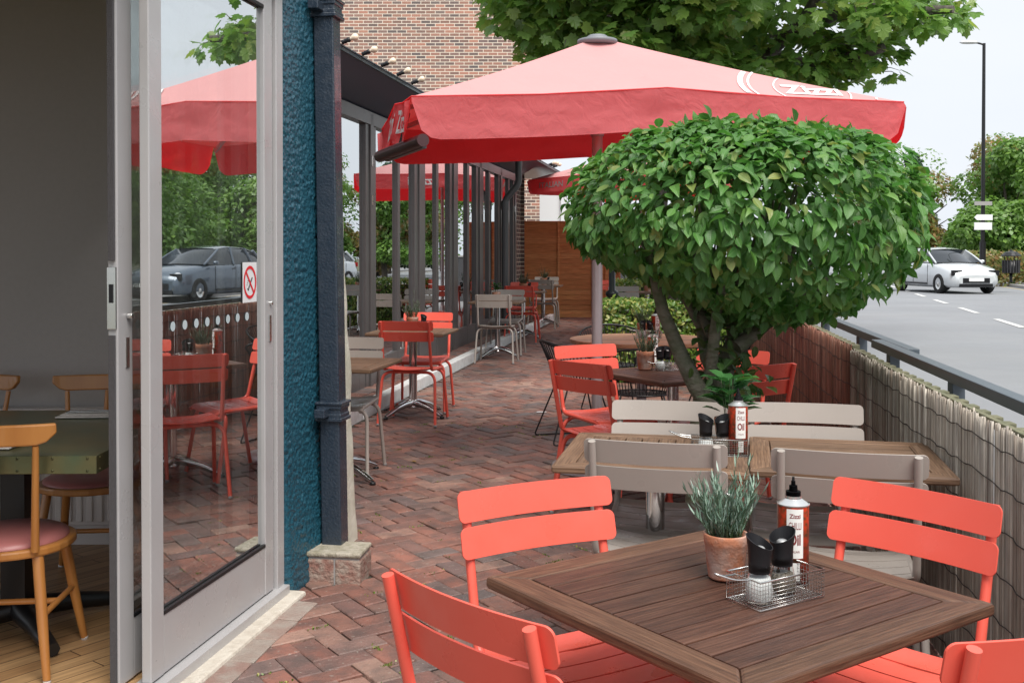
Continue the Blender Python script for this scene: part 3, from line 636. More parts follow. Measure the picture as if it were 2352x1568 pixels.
for s_ in (0, .007): nb.add([nd(-.022+s_, -.03), nd(-.019+s_, -.032), nd(.02+s_, .018), nd(.017+s_, .02)], [(0, 1, 2, 3)], mi=2)
nb.add([nd(-.026, -.026), nd(-.01, -.034), nd(-.009, -.031), nd(-.025, -.023)], [(0, 1, 2, 3)], mi=2)
for k in range(4): nb.add([nd(-.03+.004*k, -.012+.008*k), nd(-.022+.004*k, -.010+.008*k), nd(-.022+.004*k, -.008+.008*k), nd(-.03+.004*k, -.009+.008*k)], [(0, 1, 2, 3)], mi=2)
nb.build('no_smoking_notice', [M['gwhite'], M['signred'], M['blackplastic']], dA)
# lock plates on inner leaf edge + cylinder + seals
b = MB()
e0 = onplane(3.19, 0, o=-.085)
b.beam(onplane(3.352, .08, o=-.085), onplane(3.352, 1.22, o=-.085), .02, .012, up=DIR); b.beam(onplane(3.352, 1.46, o=-.085), onplane(3.352, 2.6, o=-.085), .02, .012, up=DIR)
b.build('brush_seal', M['brushseal'], dB)
b = MB(); b.beam(onplane(3.352, 1.24, o=-.085), onplane(3.352, 1.44, o=-.085), .030, .008, up=DIR); b.beam(onplane(3.41, 1.11, o=-.066), onplane(3.41, 1.21, o=-.066), .004, .022, up=DIR)
b.lathe([(0, .018), (.010, .018), (.010, 0)], 14, onplane(3.415, 1.28, o=-.066), ax=NRM)
b.build('lock_plate', M['steel'], dB, bevel=.001)
b = MB(); b.beam(onplane(3.3465, 1.325, o=-.085), onplane(3.3465, 1.385, o=-.085), .013, .004, up=DIR); b.build('lock_slot', M['blackplastic'], dB)
b = MB(); b.beam(onplane(4.34, 1.12, o=.022), onplane(4.34, 1.23, o=.022), .004, .022, up=DIR); b.lathe([(0, .012), (.008, .012), (.008, 0)], 14, onplane(4.345, 1.28, o=.019), ax=NRM); b.build('flush_handle', M['steel'], dA, bevel=.001)
# downpipe with collars on the corner
pp = thing('downpipe', None, None); pp.parent = bay; pp['label'] = 'square navy cast iron downpipe'
pA = atY(770, 1270, 4.80); pB = atY(751, 60, 4.80)
pA = Vector((pA.x, 4.80, .13)); dirp = (pB-pA).normalized(); pT = pA+dirp*3.2
b = MB(); b.beam(pA, pT, .094, .10, up=DIR); b.build('pipe_shaft', M['navy'], pp, bevel=.006)
def collar(z):
    c = pA+dirp*((z-pA.z)/dirp.z); bb = MB()
    for dz, w_, h_ in ((-.035, .128, .018), (-.018, .118, .02), (.0, .11, .04), (.022, .12, .02), (.038, .130, .014)): bb.beam(c+Vector((0, 0, dz-h_/2)), c+Vector((0, 0, dz+h_/2)), w_, w_, up=DIR)
    bb.beam(c-NRM*.02-DIR*.09+Vector((0, 0, -.02)), c-NRM*.02-DIR*.09+Vector((0, 0, .02)), .05, .07, up=DIR)
    bb.build('pipe_collar', M['navy'], pp, bevel=.004)
collar(.765); collar(2.60)
# brick pier under the pipe
pl = thing('brick_plinth', 'low brick block with mortar cap under the navy downpipe', 'brick block', (-.785, 4.72, gz(4.72)-.028), math.atan(-DX)+.05)
b = MB()
for i, x in enumerate((-.06, .068)): b.box((x, 0, .066), (.128 if i == 0 else .118, .19, .128))
b.v = [tuple(Vector(p)*(1+.02*noise.noise(Vector(p)*60))) for p in b.v]
b.build('brick_courses', M['plinthbrick'], pl, bevel=.009)
b = MB(); b.box((0, 0, .150), (.255, .20, .022)); b.build('mortar_cap', M['plinthmortar'], pl, bevel=.008)
b = MB(); b.box((0, 0, .071), (.238, .178, .138)); b.build('mortar_core', M['kerbstone'], pl)
# added black tube draws the shaded gap and black strip behind the pipe
b = MB(); b.tube([(pA.x-.085, 4.93, -.02), (pT.x-.08, 4.93, 3.3)], .035, 10); b.build('dark_gap_tube', M['brushseal'], bay)

# interior of the bay
tag(MB().add([(-6.5, -1.6, .07), (xw(-1.6, CD)-.03, -1.6, .07), (xw(5.0, CD)-.03, 5.1, .07), (-6.5, 5.1, .07)], [(0, 1, 2, 3)]).build('floor', M['boards']), kind='structure')
tag(MB().box((-4.3, 1.8, 2.82), (6.2, 6.8, .1)).build('ceiling', M['ceil']), kind='structure')
tag(MB().box((-4.0, 5.16, 1.5), (6.1, .12, 2.9)).build('interior_wall', M['wall_int']), kind='structure')
tag(MB().box((-3.8, 5.082, .125), (5.6, .02, .11)).build('skirting', M['radiator']), kind='structure')
rd_ = thing('radiator', 'long cream ribbed radiator on the indoor wall behind the chairs', 'radiator', (-2.6, 5.02, .16))
b = MB(); b.box((0, 0, .29), (2.3, .03, .54))
for k in range(46): b.beam((-1.12+k*.0498, -.022, .04), (-1.12+k*.0498, -.022, .54), .03, .016, up=(0, 1, 0))
b.build('panel', M['radiator'], rd_, bevel=.006)
MB().box((0, 0, .575), (2.34, .075, .02)).build('grille', M['radiator'], rd_, bevel=.004)

# indoor table and beech chairs
it = thing('dining_table', 'brass clad table with green patina and black pedestal indoors', 'table', (-1.87, 3.94, .07), R(1))
b = MB(); b.box((0, 0, .7175), (.98, 1.02, .06))
for sx in (-1, 1):
    for k in range(9):
        for z in (.698, .738): b.lathe([(0, .004), (.004, .002), (.005, 0)], 8, (sx*.49, -.48+.12*k, z), ax=(sx, 0, 0)); b.lathe([(0, .004), (.004, .002), (.005, 0)], 8, (-.46+.115*k, -.51, z), ax=(0, -1, 0))
b.build('tabletop', M['brass'], it, bevel=.003)
b = MB(); b.box((0, 0, .36), (.09, .09, .62)); b.build('pedestal', M['blackmetal'], it)
b = MB()
for k in range(4):
    a = k*pi/2+R(40); b.tube([(0, 0, .075), (.2*cos(a), .2*sin(a), .06), (.40*cos(a), .40*sin(a), .028)], [.045, .035, .026], 8)
b.build('foot', M['blackmetal'], it)
def beech_chair(loc, rz, label):
    t = thing('beech_chair', label, 'chair', loc, rz, 'beech chairs with pink seats indoors')
    b = MB(); n_ = 28; out = [(.215*cos(2*pi*k/n_)*(1+.06*abs(sin(2*pi*k/n_))), .21*sin(2*pi*k/n_)) for k in range(n_)]
    b.prism(out, .405, .435); b.build('seat', M['beech'], t, bevel=.008)
    b = MB(); prof = [(.0, .468), (.12, .466), (.17, .458), (.192, .447), (.195, .436)]
    b.lathe(prof, 32); b.build('seat_pad', M['pinkpad'], t)
    for sx, sy in ((-1, -1), (1, -1), (-1, 1), (1, 1)):
        bb = MB(); bb.tube([(sx*.14, sy*.13, .41), (sx*.165, sy*.165, .2), (sx*.19, sy*.20, .01)], [.019, .018, .0125], 12); lg = bb.build('leg', M['beech'], t)
        MB().lathe([(0, 0), (.013, 0), (.013, .012)], 12, (sx*.191, sy*.201, 0)).build('glide', M['gwhite'], lg)
    b = MB(); b.tube([(-.163, .165, .21), (-.163, -.165, .21)], .0105, 8); b.tube([(.163, .165, .21), (.163, -.165, .21)], .0105, 8); b.tube([(-.163, 0, .21), (.163, 0, .21)], .0105, 8); b.build('stretcher', M['beech'], t)
    b = MB()
    for x in (-.145, 0, .145): b.tube([(x, -.17, .43), (x*1.18, -.235-.02*(x == 0), .79)], [.014, .0105], 10)
    b.build('back_spindle', M['beech'], t)
    cols = []; nn = []
    for k in range(17):
        s = -1+2*k/16; x = .232*s; hh = .034*(1-max(0, abs(s)-.75)**2*9); y = -.262+.045*s*s
        cols.append(((x, y, .86-2*hh), (x, y-.006, .862))); nn.append((-.35*s, 1, 0))
    MB().plate(cols, [Vector(q).normalized() for q in nn], .022).build('top_rail', M['beech'], t, bevel=.006)
    return t
def rzf(fx_, fy_): return math.atan2(-fx_, fy_)
bc = beech_chair((-1.74, 3.60, .07), rzf(-.1, 1), 'nearest beech chair with pink round seat at the corner of the brass table')
dup(bc, (-1.83, 4.53, .07), rzf(.1, -1), 'beech chair with pink seat in front of the indoor radiator')
dup(bc, (-2.50, 4.55, .07), rzf(-.15, -1), 'beech chair of which only the end of the back rail shows at the left')
dup(bc, (-1.38, 4.62, .07), rzf(-.5, -1), 'beech chair seen dimly through the sliding door glass')
def napkin(loc, rz, label):
    t = thing('napkin', label, 'napkin', loc, rz, 'folded napkins on the brass table'); 
    b = MB(); b.box((0, 0, .004), (.26, .13, .007)); b.box((.01, .005, .011), (.25, .11, .006)); b.build('cloth', M['napkin'], t, bevel=.003)
    b = MB(); b.tube([(-.1, .02, .017), (0, .018, .02), (.1, .025, .017)], .0035, 6); b.tube([(-.1, -.02, .017), (0, -.02, .02), (.11, -.01, .018)], .0035, 6); b.build('cutlery', M['steel'], t)
    return t
np_ = napkin((-1.72, 4.28, .8195), R(4), 'folded napkin with cutlery at the far edge of the brass table')
dup(np_, (-1.83, 3.60, .8195), R(-3), 'folded napkin with cutlery behind the nearest beech chair')
fe = thing('fire_extinguisher', 'red water fire extinguisher standing behind the door glass', 'fire extinguisher', (-1.19, 4.55, .07))
b = MB(); b.lathe([(0, 0), (.07, 0), (.075, .02), (.075, .43), (.06, .47), (.03, .49), (.02, .52)], 28); b.build('cylinder', M['rexting'], fe)
b = MB(); b.tube([(0, 0, .52), (.02, 0, .56), (.10, -.02, .57)], .012, 8); b.tube([(0, .02, .54), (-.07, .02, .48), (-.085, .01, .2)], .009, 8); b.build('valve', M['blackplastic'], fe)
def wrap_text(body, size, rad, z, mt, parent, name, ang0=-pi/2, fs=(1, 1), bold=0.):
    V, F = text_geo(body, size, fs, bold); b = MB(); b.add([(rad*cos(ang0+v.x/rad), rad*sin(ang0+v.x/rad), z+v.y) for v in V], F); return b.build(name, mt, parent)
wrap_text('Water', .055, .0765, .36, M['gwhite'], fe, 'lettering', -pi/2+.35)

# ------------------------------------------------------------------ glazed wing
wing = thing('glazed_wing', 'long restaurant wing of tall grey framed folding windows under a navy canopy', 'building')
CF = CG; ZH = 2.87
def wf(y, z, o=0.): return Vector((xw(y, CF), y, z))+NRM*o
def yu(u, c=CG): return c/((u-1176)/FP-DX)
members = [(5.6, .12, 0), (7.4, .1, 0), (8.6, .09, 1)]
for (u0, u1, kd) in ((832, 857, 1), (907, 914, 0), (945, 971, 1), (996, 1003, 0), (1027, 1047, 1), (1068, 1074, 0), (1088, 1106, 1), (1118, 1123, 0), (1140, 1150, 1), (1163, 1167, 0), (1174, 1180, 1)):
    a, c = yu(u0), yu(u1); members.append(((a+c)/2, c-a, kd))
wf_ = MB(); wd = MB()
prev = 5.6
for (y, wd_, kd) in members:
    zb = gz(y)+.1
    if kd:
        n_ = 3 if wd_ > .3 else 2
        for i in range(n_):
            yc = y-wd_/2+wd_*(i+.5)/n_
            wf_.beam(wf(yc, zb, .015*(i % 2)), wf(yc, ZH, .015*(i % 2)), .07, wd_/n_-.018, up=DIR)
        wd.beam(wf(y, zb, -.01), wf(y, ZH, -.01), .03, wd_, up=DIR)
    else: wf_.beam(wf(y, zb), wf(y, ZH), .06, wd_*.8, up=DIR)
for k in range(14):
    ya, yb = 5.5+k*.9, 6.4+k*.9
    wf_.beam(wf(ya, gz(ya)+.225), wf(yb, gz(yb)+.225), .055, .25)
wf_.beam(wf(5.5, 2.82), wf(18.2, 2.82), .10, .13)
wf_.build('frame', M['alu'], wing, bevel=.004); wd.build('frame_gasket', M['aludark'], wing)
b = MB()
for i in range(len(members)-1):
    ya = members[i][0]; yb = members[i+1][0]
    g_ = MB(); o = random.gauss(0, .002)
    g_.add([wf(ya, gz(ya)+.33, o), wf(yb, gz(yb)+.33, o*-1), wf(yb, ZH-.06, -o), wf(ya, ZH-.06, o)], [(0, 1, 2, 3)]); g_.build('window_pane', M['wingpane'], wing)
b = MB()
for u, v in ((843, 370), (843, 460), (1101, 500), (1176, 480)):
    y = yu(u); z = atY(u, v, y).z; b.beam(wf(y, z-.05, .05), wf(y, z+.05, .05), .02, .025, up=DIR)
b.build('hinge', M['steel'], wing)
# canopy: soffit coved from the glazing head up to the gutter edge
prof = [(CF+.0, 2.885), (CF+.08, 2.915), (CF+.18, 2.965), (CF+.28, 3.03), (CF+.36, 3.09), (CF+.395, 3.115), (CF+.40, 3.12)]
b = MB(); ys = [5.2+.9*k for k in range(18)]+[21.4]
def taper(y): return 1.
V = []
for y in ys+[21.9, 22.2, 22.35]:
    tt = min(1, max(0, (y-18.7)/.8)); te = min(1, max(0, (y-21.4)/.95))
    for (c, z) in prof: V.append((xw(y, CF)+(c-CF)-te*te*(c-CF)*.9-tt*(1-(c-CF)/.4)*1.2, y, z+tt*(3.10-z if z < 3.10 else 0)))
n_ = len(prof); rows = len(V)//n_
b.add(V, [(i*n_+k, i*n_+k+1, (i+1)*n_+k+1, (i+1)*n_+k) for i in range(rows-1) for k in range(n_-1)], True)
b.build('soffit', M['soffit'], wing)
b = MB(); b.beam(wf(5.2, 3.132, .405), wf(21.4, 3.132, .405), .03, .03); b.beam(wf(5.2, 3.152, .41), wf(21.4, 3.152, .41), .04, .010); b.build('gutter_edge', M['steelblue'], wing)
b = MB(); b.add([wf(5.2, 3.145, .39), wf(22.2, 3.145, .39), wf(22.2, 3.22, -8), wf(5.2, 3.22, -8)], [(0, 1, 2, 3)]); b.build('roof', M['buildgrey'], wing)
# far brick pier and pipe
b = MB(); ya, yb = 18.35, 19.0
b.add([wf(ya, -.1, .0), wf(ya, -.1, -.3), wf(ya, 2.95, -.3), wf(ya, 2.95, .0)], [(0, 1, 2, 3)]); b.add([wf(ya, -.1, .0), wf(yb, -.1, .0), wf(yb, 2.95, .0), wf(ya, 2.95, .0)], [(0, 1, 2, 3)])
P0 = wf(19.0, 0, .0); P1 = P0+Vector((.10, 0, 0)); P2 = wf(20.9, 0, .30)+Vector((.1, 0, 0))
b.add([(P0.x, P0.y, -.1), (P0.x+.07, P0.y, -.1), (P0.x+.07, P0.y, 2.95), (P0.x, P0.y, 2.95)], [(0, 1, 2, 3)])
b.build('brick_pier', M['brickdark'], wing)
b = MB(); y = yu(1157, CG+.12); c = Vector((xw(y, CG+.14), y, 0))
b.tube(rounded([(c.x, c.y, .2), (c.x, c.y, 2.35), (c.x+.22, c.y, 2.62), (c.x+.22, c.y, 3.1)], .08, 4), .055, 12); b.lathe([(.062, 2.2), (.064, 2.3), (.062, 2.34)], 12, (c.x, c.y, 0)); b.build('rainwater_pipe', M['aludark'], wing)
# dim room behind the glazing
b = MB(); b.add([wf(5.3, .17, -.05), wf(20, .3, -.05), wf(20, .3, -6), wf(5.3, .17, -6)], [(0, 3, 2, 1)]); tag(b.build('dining_room_floor', M['boards']), kind='structure')
b = MB(); b.add([wf(5.3, 0, -6), wf(20, 0, -6), wf(20, 3, -6), wf(5.3, 3, -6)], [(0, 1, 2, 3)]); b.add([wf(20, 0, -.3), wf(20, 3, -.3), wf(20, 3, -6), wf(20, 0, -6)], [(0, 1, 2, 3)]); tag(b.build('dining_room_wall', M['wall_int']), kind='structure')
b = MB(); b.add([wf(5.3, 2.9, -.05), wf(20, 2.9, -.05), wf(20, 2.9, -6), wf(5.3, 2.9, -6)], [(0, 1, 2, 3)]); tag(b.build('dining_room_ceiling', M['ceil']), kind='structure')
for i, (y, o, r_) in enumerate(((9.6, -.9, .3), (11.4, -.9, 2.9), (13.2, -1.0, .2), (15.6, -.9, 3.0))):
    p = wf(y, gz(y)+.12, o); dup(bc, p, r_, ['beech chair just inside the first tall window', 'beech chair inside the second folding window', 'beech chair inside the third folding window', 'beech chair inside the farthest folding window'][i])

# festoon bulbs along the gutter
def bulb(p, label):
    t = thing('festoon_light', label, 'light bulb', p, 0, 'bare bulbs along the canopy edge')
    d = (Vector((1, -.1, .38))).normalized()
    b = MB(); b.lathe([(0, 0), (.015, 0), (.019, .01), (.016, .02), (.02, .03), (.017, .045), (.021, .06), (.018, .075), (.0, .075)], 14, (0, 0, 0), ax=d); b.build('socket', M['blackplastic'], t)
    b = MB(); b.lathe([(.012, 0), (.015, .012), (.025, .026), (.0295, .043), (.026, .06), (.015, .071), (0, .075)], 16, d*.072, ax=d); g_ = b.build('bulb', M['bulbglass'], t)
    b = MB(); b.tube([d*.085, d*.10+Vector((0, .006, .006)), d*.115-Vector((0, .006, 0)), d*.128], .0035, 5); b.build('filament', M['brass'], t)
    return t
lb = ['nearest bare bulb on the navy canopy edge beside the downpipe', 'second bare bulb from the downpipe', 'middle bare bulb of the five on the canopy edge', 'fourth bare bulb from the downpipe', 'fifth bare bulb, closest above the red umbrella']
b0 = None
for k, u in enumerate((786, 832, 876, 912, 945)):
    y = yu(u, CG+.44); p = Vector((xw(y, CG+.44), y, 3.165))
    if b0 is None: b0 = bulb(p, lb[0])
    else: dup(b0, p, label=lb[k])
for k, (u, v, Y) in enumerate(((1258, 380, 21.3), (1264, 381, 21.6), (1270, 384, 21.9))):
    dup(b0, atY(u, v, Y), label=['left bare bulb at the far end of the canopy', 'middle bare bulb at the far end of the canopy', 'right bare bulb at the far end of the canopy'][k], scale=1.3)

# ------------------------------------------------------------------ brick building behind
bb_ = thing('brick_building', 'tall multicoloured brick building rising behind the canopy', 'building', (0, 24.6, 0))
b = MB(); b.box((-7.15, 3, 6), (15.6, 6, 14)); b.build('wall', M['brickwall'], bb_)
ww = thing('white_building', 'white rendered wall beyond the larch fence under the far umbrella', 'building', (0, 33, 0))
MB().box((1.15, 1, 1.9), (1.15, 2, 3.4)).build('wall', M['buildwhite'], ww)
MB().box((3.0, 2.6, 1.0), (2.5, 1, 2.6)).build('grey_extension', M['buildgrey'], ww)
b = MB(); b.tube([(1.55, -.06, 0), (1.55, -.06, 3.6)], .03, 8); b.build('pipe', M['buildwhite'], ww)
gw = thing('low_charcoal_wall', 'dark charcoal wall beyond the hedges', 'wall', (3.1, 27, ZR-.1))
MB().box((0, 0, .62), (3.6, .15, 1.3)).build('panel', M['buildgrey'], gw); MB().box((0, 0, 1.29), (3.7, .2, .04)).build('coping', M['kerbstone'], gw)

# ------------------------------------------------------------------ larch fence
def fence_panel(x0, x1, Y, zt, label):
    t = thing('larch_fence_panel', label, 'fence', (x0, Y, gz(Y)), 0, 'orange brown overlap fence panels'); W_ = x1-x0; H_ = zt
    b = MB(); k = 0; z = .05
    while z < H_-.06:
        h_ = .125; wob = [random.gauss(0, .004) for _ in range(6)]
        V = []
        for i in range(6):
            x = W_*i/5; V += [(x, .0-.022, z-.012+wob[i]), (x, .0-.006, z+h_), (x, .012, z+h_), (x, -.008, z-.012+wob[i])]
        F = []
        for i in range(5):
            o = 4*i; F += [(o, o+4, o+5, o+1), (o+3, o+2, o+6, o+7), (o, o+3, o+7, o+4)]
        b.add(V, F); z += .105
    b.build('boards', M['fence'], t)
    b = MB(); n_ = max(2, int(round(W_/.6)))
    for i in range(n_+1): b.box((W_*i/n_, -.032, H_/2), (.042, .028, H_))
    b.box((W_/2, -.01, H_-.02), (W_+.05, .07, .035)); b.box((W_/2, -.02, .03), (W_, .04, .1)); b.build('battens', M['fence'], t, bevel=.002)
    return t
YF = 21.35
fence_panel((1204-1176)/FP*YF, (1361-1176)/FP*YF, YF, 1.96, 'wide orange brown overlap fence panel beside the brick pier')
fence_panel((1364-1176)/FP*YF, (1425-1176)/FP*YF, YF+.25, 1.96, 'narrow orange brown fence panel behind the black lamp column')
fence_panel((1190-1176)/FP*YF-1.7, (1201-1176)/FP*YF, YF+.3, 1.96, 'orange brown fence panel mostly hidden by the brick pier')

# ------------------------------------------------------------------ reed screens and railing
def reed(y0, y1, m_, top, label, dens, lean=0.):
    t = thing('reed_screen', label, 'reed fence', (0, 0, 0), 0, 'reed screens tied to the road railing')
    b = MB(); y = y0
    while y < y1:
        r_ = random.uniform(.0020, .0046); x = fx(y)+random.gauss(0, .0018); z0 = gz(y); h_ = top+random.gauss(0, .006)-(.02 if random.random() < .05 else 0); l1 = random.gauss(0, .0014)
        V = []; n_ = 5
        zs = (z0+.01, z0+h_*.5, z0+h_)
        for j, z in enumerate(zs):
            for k in range(n_): V.append((x+l1*j+r_*cos(2*pi*k/n_+.3), y+r_*sin(2*pi*k/n_+.3)+(l1*.5*j), z))
        F = [(j*n_+k, j*n_+(k+1) % n_, (j+1)*n_+(k+1) % n_, (j+1)*n_+k) for j in range(2) for k in range(n_)]+[tuple(range(2*n_, 3*n_))]
        b.add(V, F, True); y += r_*1.75*dens
    b.build('reeds', m_, t)
    b = MB()
    for q, h_ in enumerate((.08, .22, .36, .50, .64, .77, .885)):
        if h_ > top-.02: continue
        pts = []; k = 0; y = y0
        while y <= y1+.01:
            pts.append((fx(y)-.010-.003*sin(k*2.1), y, gz(y)+h_+.012*noise.noise(Vector((y*2.5, h_*9, 1)))+.004*sin(k*1.7))); y += .045; k += 1
        b.tube(pts, .0021, 4)
    b.build('tie_wire', M['wire'], t)
    b = MB(); y = y0
    while y < y1:
        y2 = min(y+.5, y1); b.beam((fx(y)+.016, y, gz(y)+top-.004), (fx(y2)+.016, y2, gz(y2)+top-.004), .02, .022); y = y2
    y = y0+.05
    while y < y1: b.box((fx(y)+.036, y, gz(y)+top-.012), (.028, .055, .04), rz=-.1); y += .115
    b.build('top_batten', M['weather'], t, bevel=.002)
    return t
YJ = 5.05
reed(1.2, YJ, M['reed_pale'], .95, 'pale bleached reed screen beside the nearest tables', 1.05)
reed(YJ, 5.42, M['reed_pale'], .955, 'narrow strip of greyed reed between the pale and the brown screens', 1.0)
reed(5.42, 10.6, M['reed_red'], .97, 'red brown reed screen behind the red chairs', 1.1)
def railing(y0, y1, posts, off, z, label):
    t = thing('steel_railing', label, 'railing', (0, 0, 0), 0, 'slate blue road railings')
    b = MB(); b.beam((fx(y0)+off, y0, gz(y0)+z), (fx(y1)+off, y1, gz(y1)+z), .058, .042); b.build('handrail', M['steelblue'], t, bevel=.003)
    for y in posts:
        MB().beam((fx(y)+off, y, gz(y)+.02), (fx(y)+off, y, gz(y)+z-.021), .05, .05, up=(0, 1, 0)).build('post', M['steelblue'], t, bevel=.003)
railing(1.0, 5.45, (1.6, 2.9, 4.08, 5.10), .14, .985, 'nearer railing length with its square cut end over the brown reeds')
railing(4.95, 11.4, (6.1, 7.3, 8.6, 10.0), .20, .985, 'farther railing length running down behind the topiary tree')

# ------------------------------------------------------------------ the slatted metal chairs
def metal_chair(m, label, loc, rz, group):
    t = thing('slatted_metal_chair', label, 'chair', loc, rz, group)
    def back_y(z): return -.195-(z-.46)*.235
    for sx in (-1, 1):
        pts = rounded([(sx*.200, back_y(.862), .862), (sx*.203, -.195, .462), (sx*.198, .17, .448), (sx*.196, .215, .43)], .045, 6)
        MB().tube(pts, .0125, 12).build('back_upright', m, t)
    for sy, yt, yb in ((-1, -.155, -.235), (1, .15, .225)):
        pts = rounded([(-.243, yb, 0.008), (-.222, yt, .438), (.222, yt, .438), (.243, yb, 0.008)], .085, 8)
        lg = MB().tube(pts, .0125, 12).build('leg_hoop', m, t)
        for sx in (-1, 1): MB().lathe([(0, 0), (.0135, 0), (.0135, .014), (.012, .02)], 12, (sx*.2435, yb, -.001)).build('glide', M['glide'], lg)
    # back slats: bowed plates with rounded corners
    for z0 in (.699, .788):
        z1 = z0+.078; cols = []; nn = []; N_ = 32; W_ = .232; r_ = .018
        for k in range(N_+1):
            s = sin((k/N_-.5)*pi) if False else None
            q = k/N_; x = -W_+2*W_*q
            if k <= 6: x = -W_+r_*(1-cos(k/6*pi/2))
            elif k >= N_-6: x = W_-r_*(1-cos((N_-k)/6*pi/2))
            else: x = -W_+r_+(2*W_-2*r_)*(k-6)/(N_-12)
            ex = max(0, abs(x)-(W_-r_)); dz = r_-math.sqrt(max(0, r_*r_-ex*ex))
            yy_ = .026-.026*(1-(x/W_)**2)
            za, zb = z0+dz, z1-dz
            cols.append(((x, back_y(za)+yy_, za), (x, back_y(zb)+yy_, zb))); nn.append(Vector((-.068*x/W_/W_*W_*1.0, 1, .23)).normalized())
        MB().plate(cols, nn, .005).build('back_slat', m, t, bevel=.0012)
    # seat slats, dished
    edges = [-.205, -.125, -.043, .040, .124, .212]
    for i in range(5):
        ya, yb = edges[i]+.003, edges[i+1]-.003; V = []; NX, NYs = 18, 4; th_ = .004
        for lay in (0, 1):
            for j in range(NYs+1):
                for k in range(NX+1):
                    x = -.205+.41*k/NX; y = ya+(yb-ya)*j/NYs; s = x/.205
                    bow = (.030*(1-s*s))*(-1 if i < 5 else 0)
                    yy_ = y+bow*(.55 if i else .75)
                    z = .466-.016*(1-s*s)-.004*(y/.2)
                    if y > .17: z -= (y-.17)**2*14
                    if y < -.16: z += (-.16-y)*.25
                    V.append((x, yy_, z-lay*th_))
        w_ = NX+1; o = w_*(NYs+1)
        F = [(j*w_+k, j*w_+k+1, (j+1)*w_+k+1, (j+1)*w_+k) for j in range(NYs) for k in range(NX)]
        F += [tuple(o+q for q in reversed(f)) for f in F[:NYs*NX]]
        F2 = [(k+1, k, o+k, o+k+1) for k in range(NX)]+[(NYs*w_+k, NYs*w_+k+1, o+NYs*w_+k+1, o+NYs*w_+k) for k in range(NX)]
        F2 += [(j*w_, (j+1)*w_, o+(j+1)*w_, o+j*w_) for j in range(NYs)]+[((j+1)*w_+NX, j*w_+NX, o+j*w_+NX, o+(j+1)*w_+NX) for j in range(NYs)]
        b = MB(); b.add(V, F, True); b.add(V, F2, False); b.build('seat_slat', m, t)
    return t
GR, GG = 'coral red slatted metal chairs', 'taupe grey slatted metal chairs'
proto = {}
def chair(kind, mx_, my_, fx_, fy_, label, sc_=1.):
    n_ = hypot(fx_, fy_); fx_, fy_ = fx_/n_, fy_/n_
    x, y = mx_+.29*fx_, my_+.29*fy_; loc = (x, y, gz(y)+.001); rz = rzf(fx_, fy_)
    if kind not in proto: proto[kind] = metal_chair(M[kind], label, loc, rz, GR if kind == 'red' else GG); return proto[kind]
    return dup(proto[kind], loc, rz, label, scale=sc_ if sc_ != 1 else None)
chair('red', -.107, 1.877, .737, .676, 'nearest coral red chair seen from behind, at the left front side of the nearest table')
chair('red', .052, 2.812, .459, -.888, 'coral red chair facing the camera at the far left side of the nearest table')
chair('red', 1.065, 2.73, -.757, -.653, 'coral red chair facing the camera between the nearest table and the reed screen')
_l = at(2200, 1505, .86); _r = at(2352, 1484, .86); _e = Vector((_r.x-_l.x, _r.y-_l.y, 0)).normalized(); _m = _l+_e*.232
chair('red', _m.x, _m.y, -_e.y, _e.x, 'coral red chair cut off at the bottom right corner, only its back showing')
chair('grey', .452, 3.336, .262, .965, 'taupe chair seen from behind right behind the nearest table pot plant, left of its pair')
chair('grey', 1.026, 3.175, .282, .959, 'taupe chair seen from behind between the oil tin and the reed screen')
chair('grey', .645, 4.27, -.2, -.98, 'taupe chair facing the camera behind the middle table, left of the bay plant')
chair('grey', 1.172, 4.21, -.2, -.98, 'taupe chair facing the camera behind the middle table, right of the bay plant')
chair('red', .345, 5.60, .74, .67, 'coral red chair seen from behind at the left of the dark diamond set table')
chair('red', .45, 6.62, .483, -.872, 'coral red chair facing the camera left of the umbrella pole')
chair('red', 1.335, 5.47, -.5, .87, 'coral red chair seen from behind right of the topiary trunk')
chair('red', 1.35, 6.33, -.56, -.83, 'coral red chair facing the camera right of the topiary trunk')
chair('red', -.878, 8.515, .16, .98, 'coral red chair seen from behind at the first small table along the windows')
chair('red', -.775, 9.74, -.12, -.99, 'coral red chair facing the camera at the first small table along the windows')
chair('grey', -1.10, 7.17, -.12, -.99, 'taupe chair facing the camera half hidden behind the cream wall end')
chair('grey', -.235, 12.98, .14, .99, 'taupe chair seen from behind at the second small table along the windows')
chair('grey', -.05, 14.52, -.14, -.99, 'taupe chair facing the camera at the second small table along the windows')
chair('red', .11, 15.6, .16, .99, 'coral red chair seen from behind at the third small table along the windows')
chair('red', .21, 17.3, -.16, -.99, 'coral red chair facing the camera at the third small table along the windows')
chair('grey', .50, 18.25, .16, .99, 'taupe chair seen from behind at the farthest small table by the larch fence')
chair('grey', .67, 20.0, -.16, -.99, 'taupe chair facing the camera at the farthest small table by the larch fence')
chair('grey', 1.66, 15.6, .1, -1, 'taupe chair beside the black lamp column between the hedges')
chair('red', 1.72, 18.2, -.1, -1, 'coral red chair behind the black lamp column, only its back top showing')

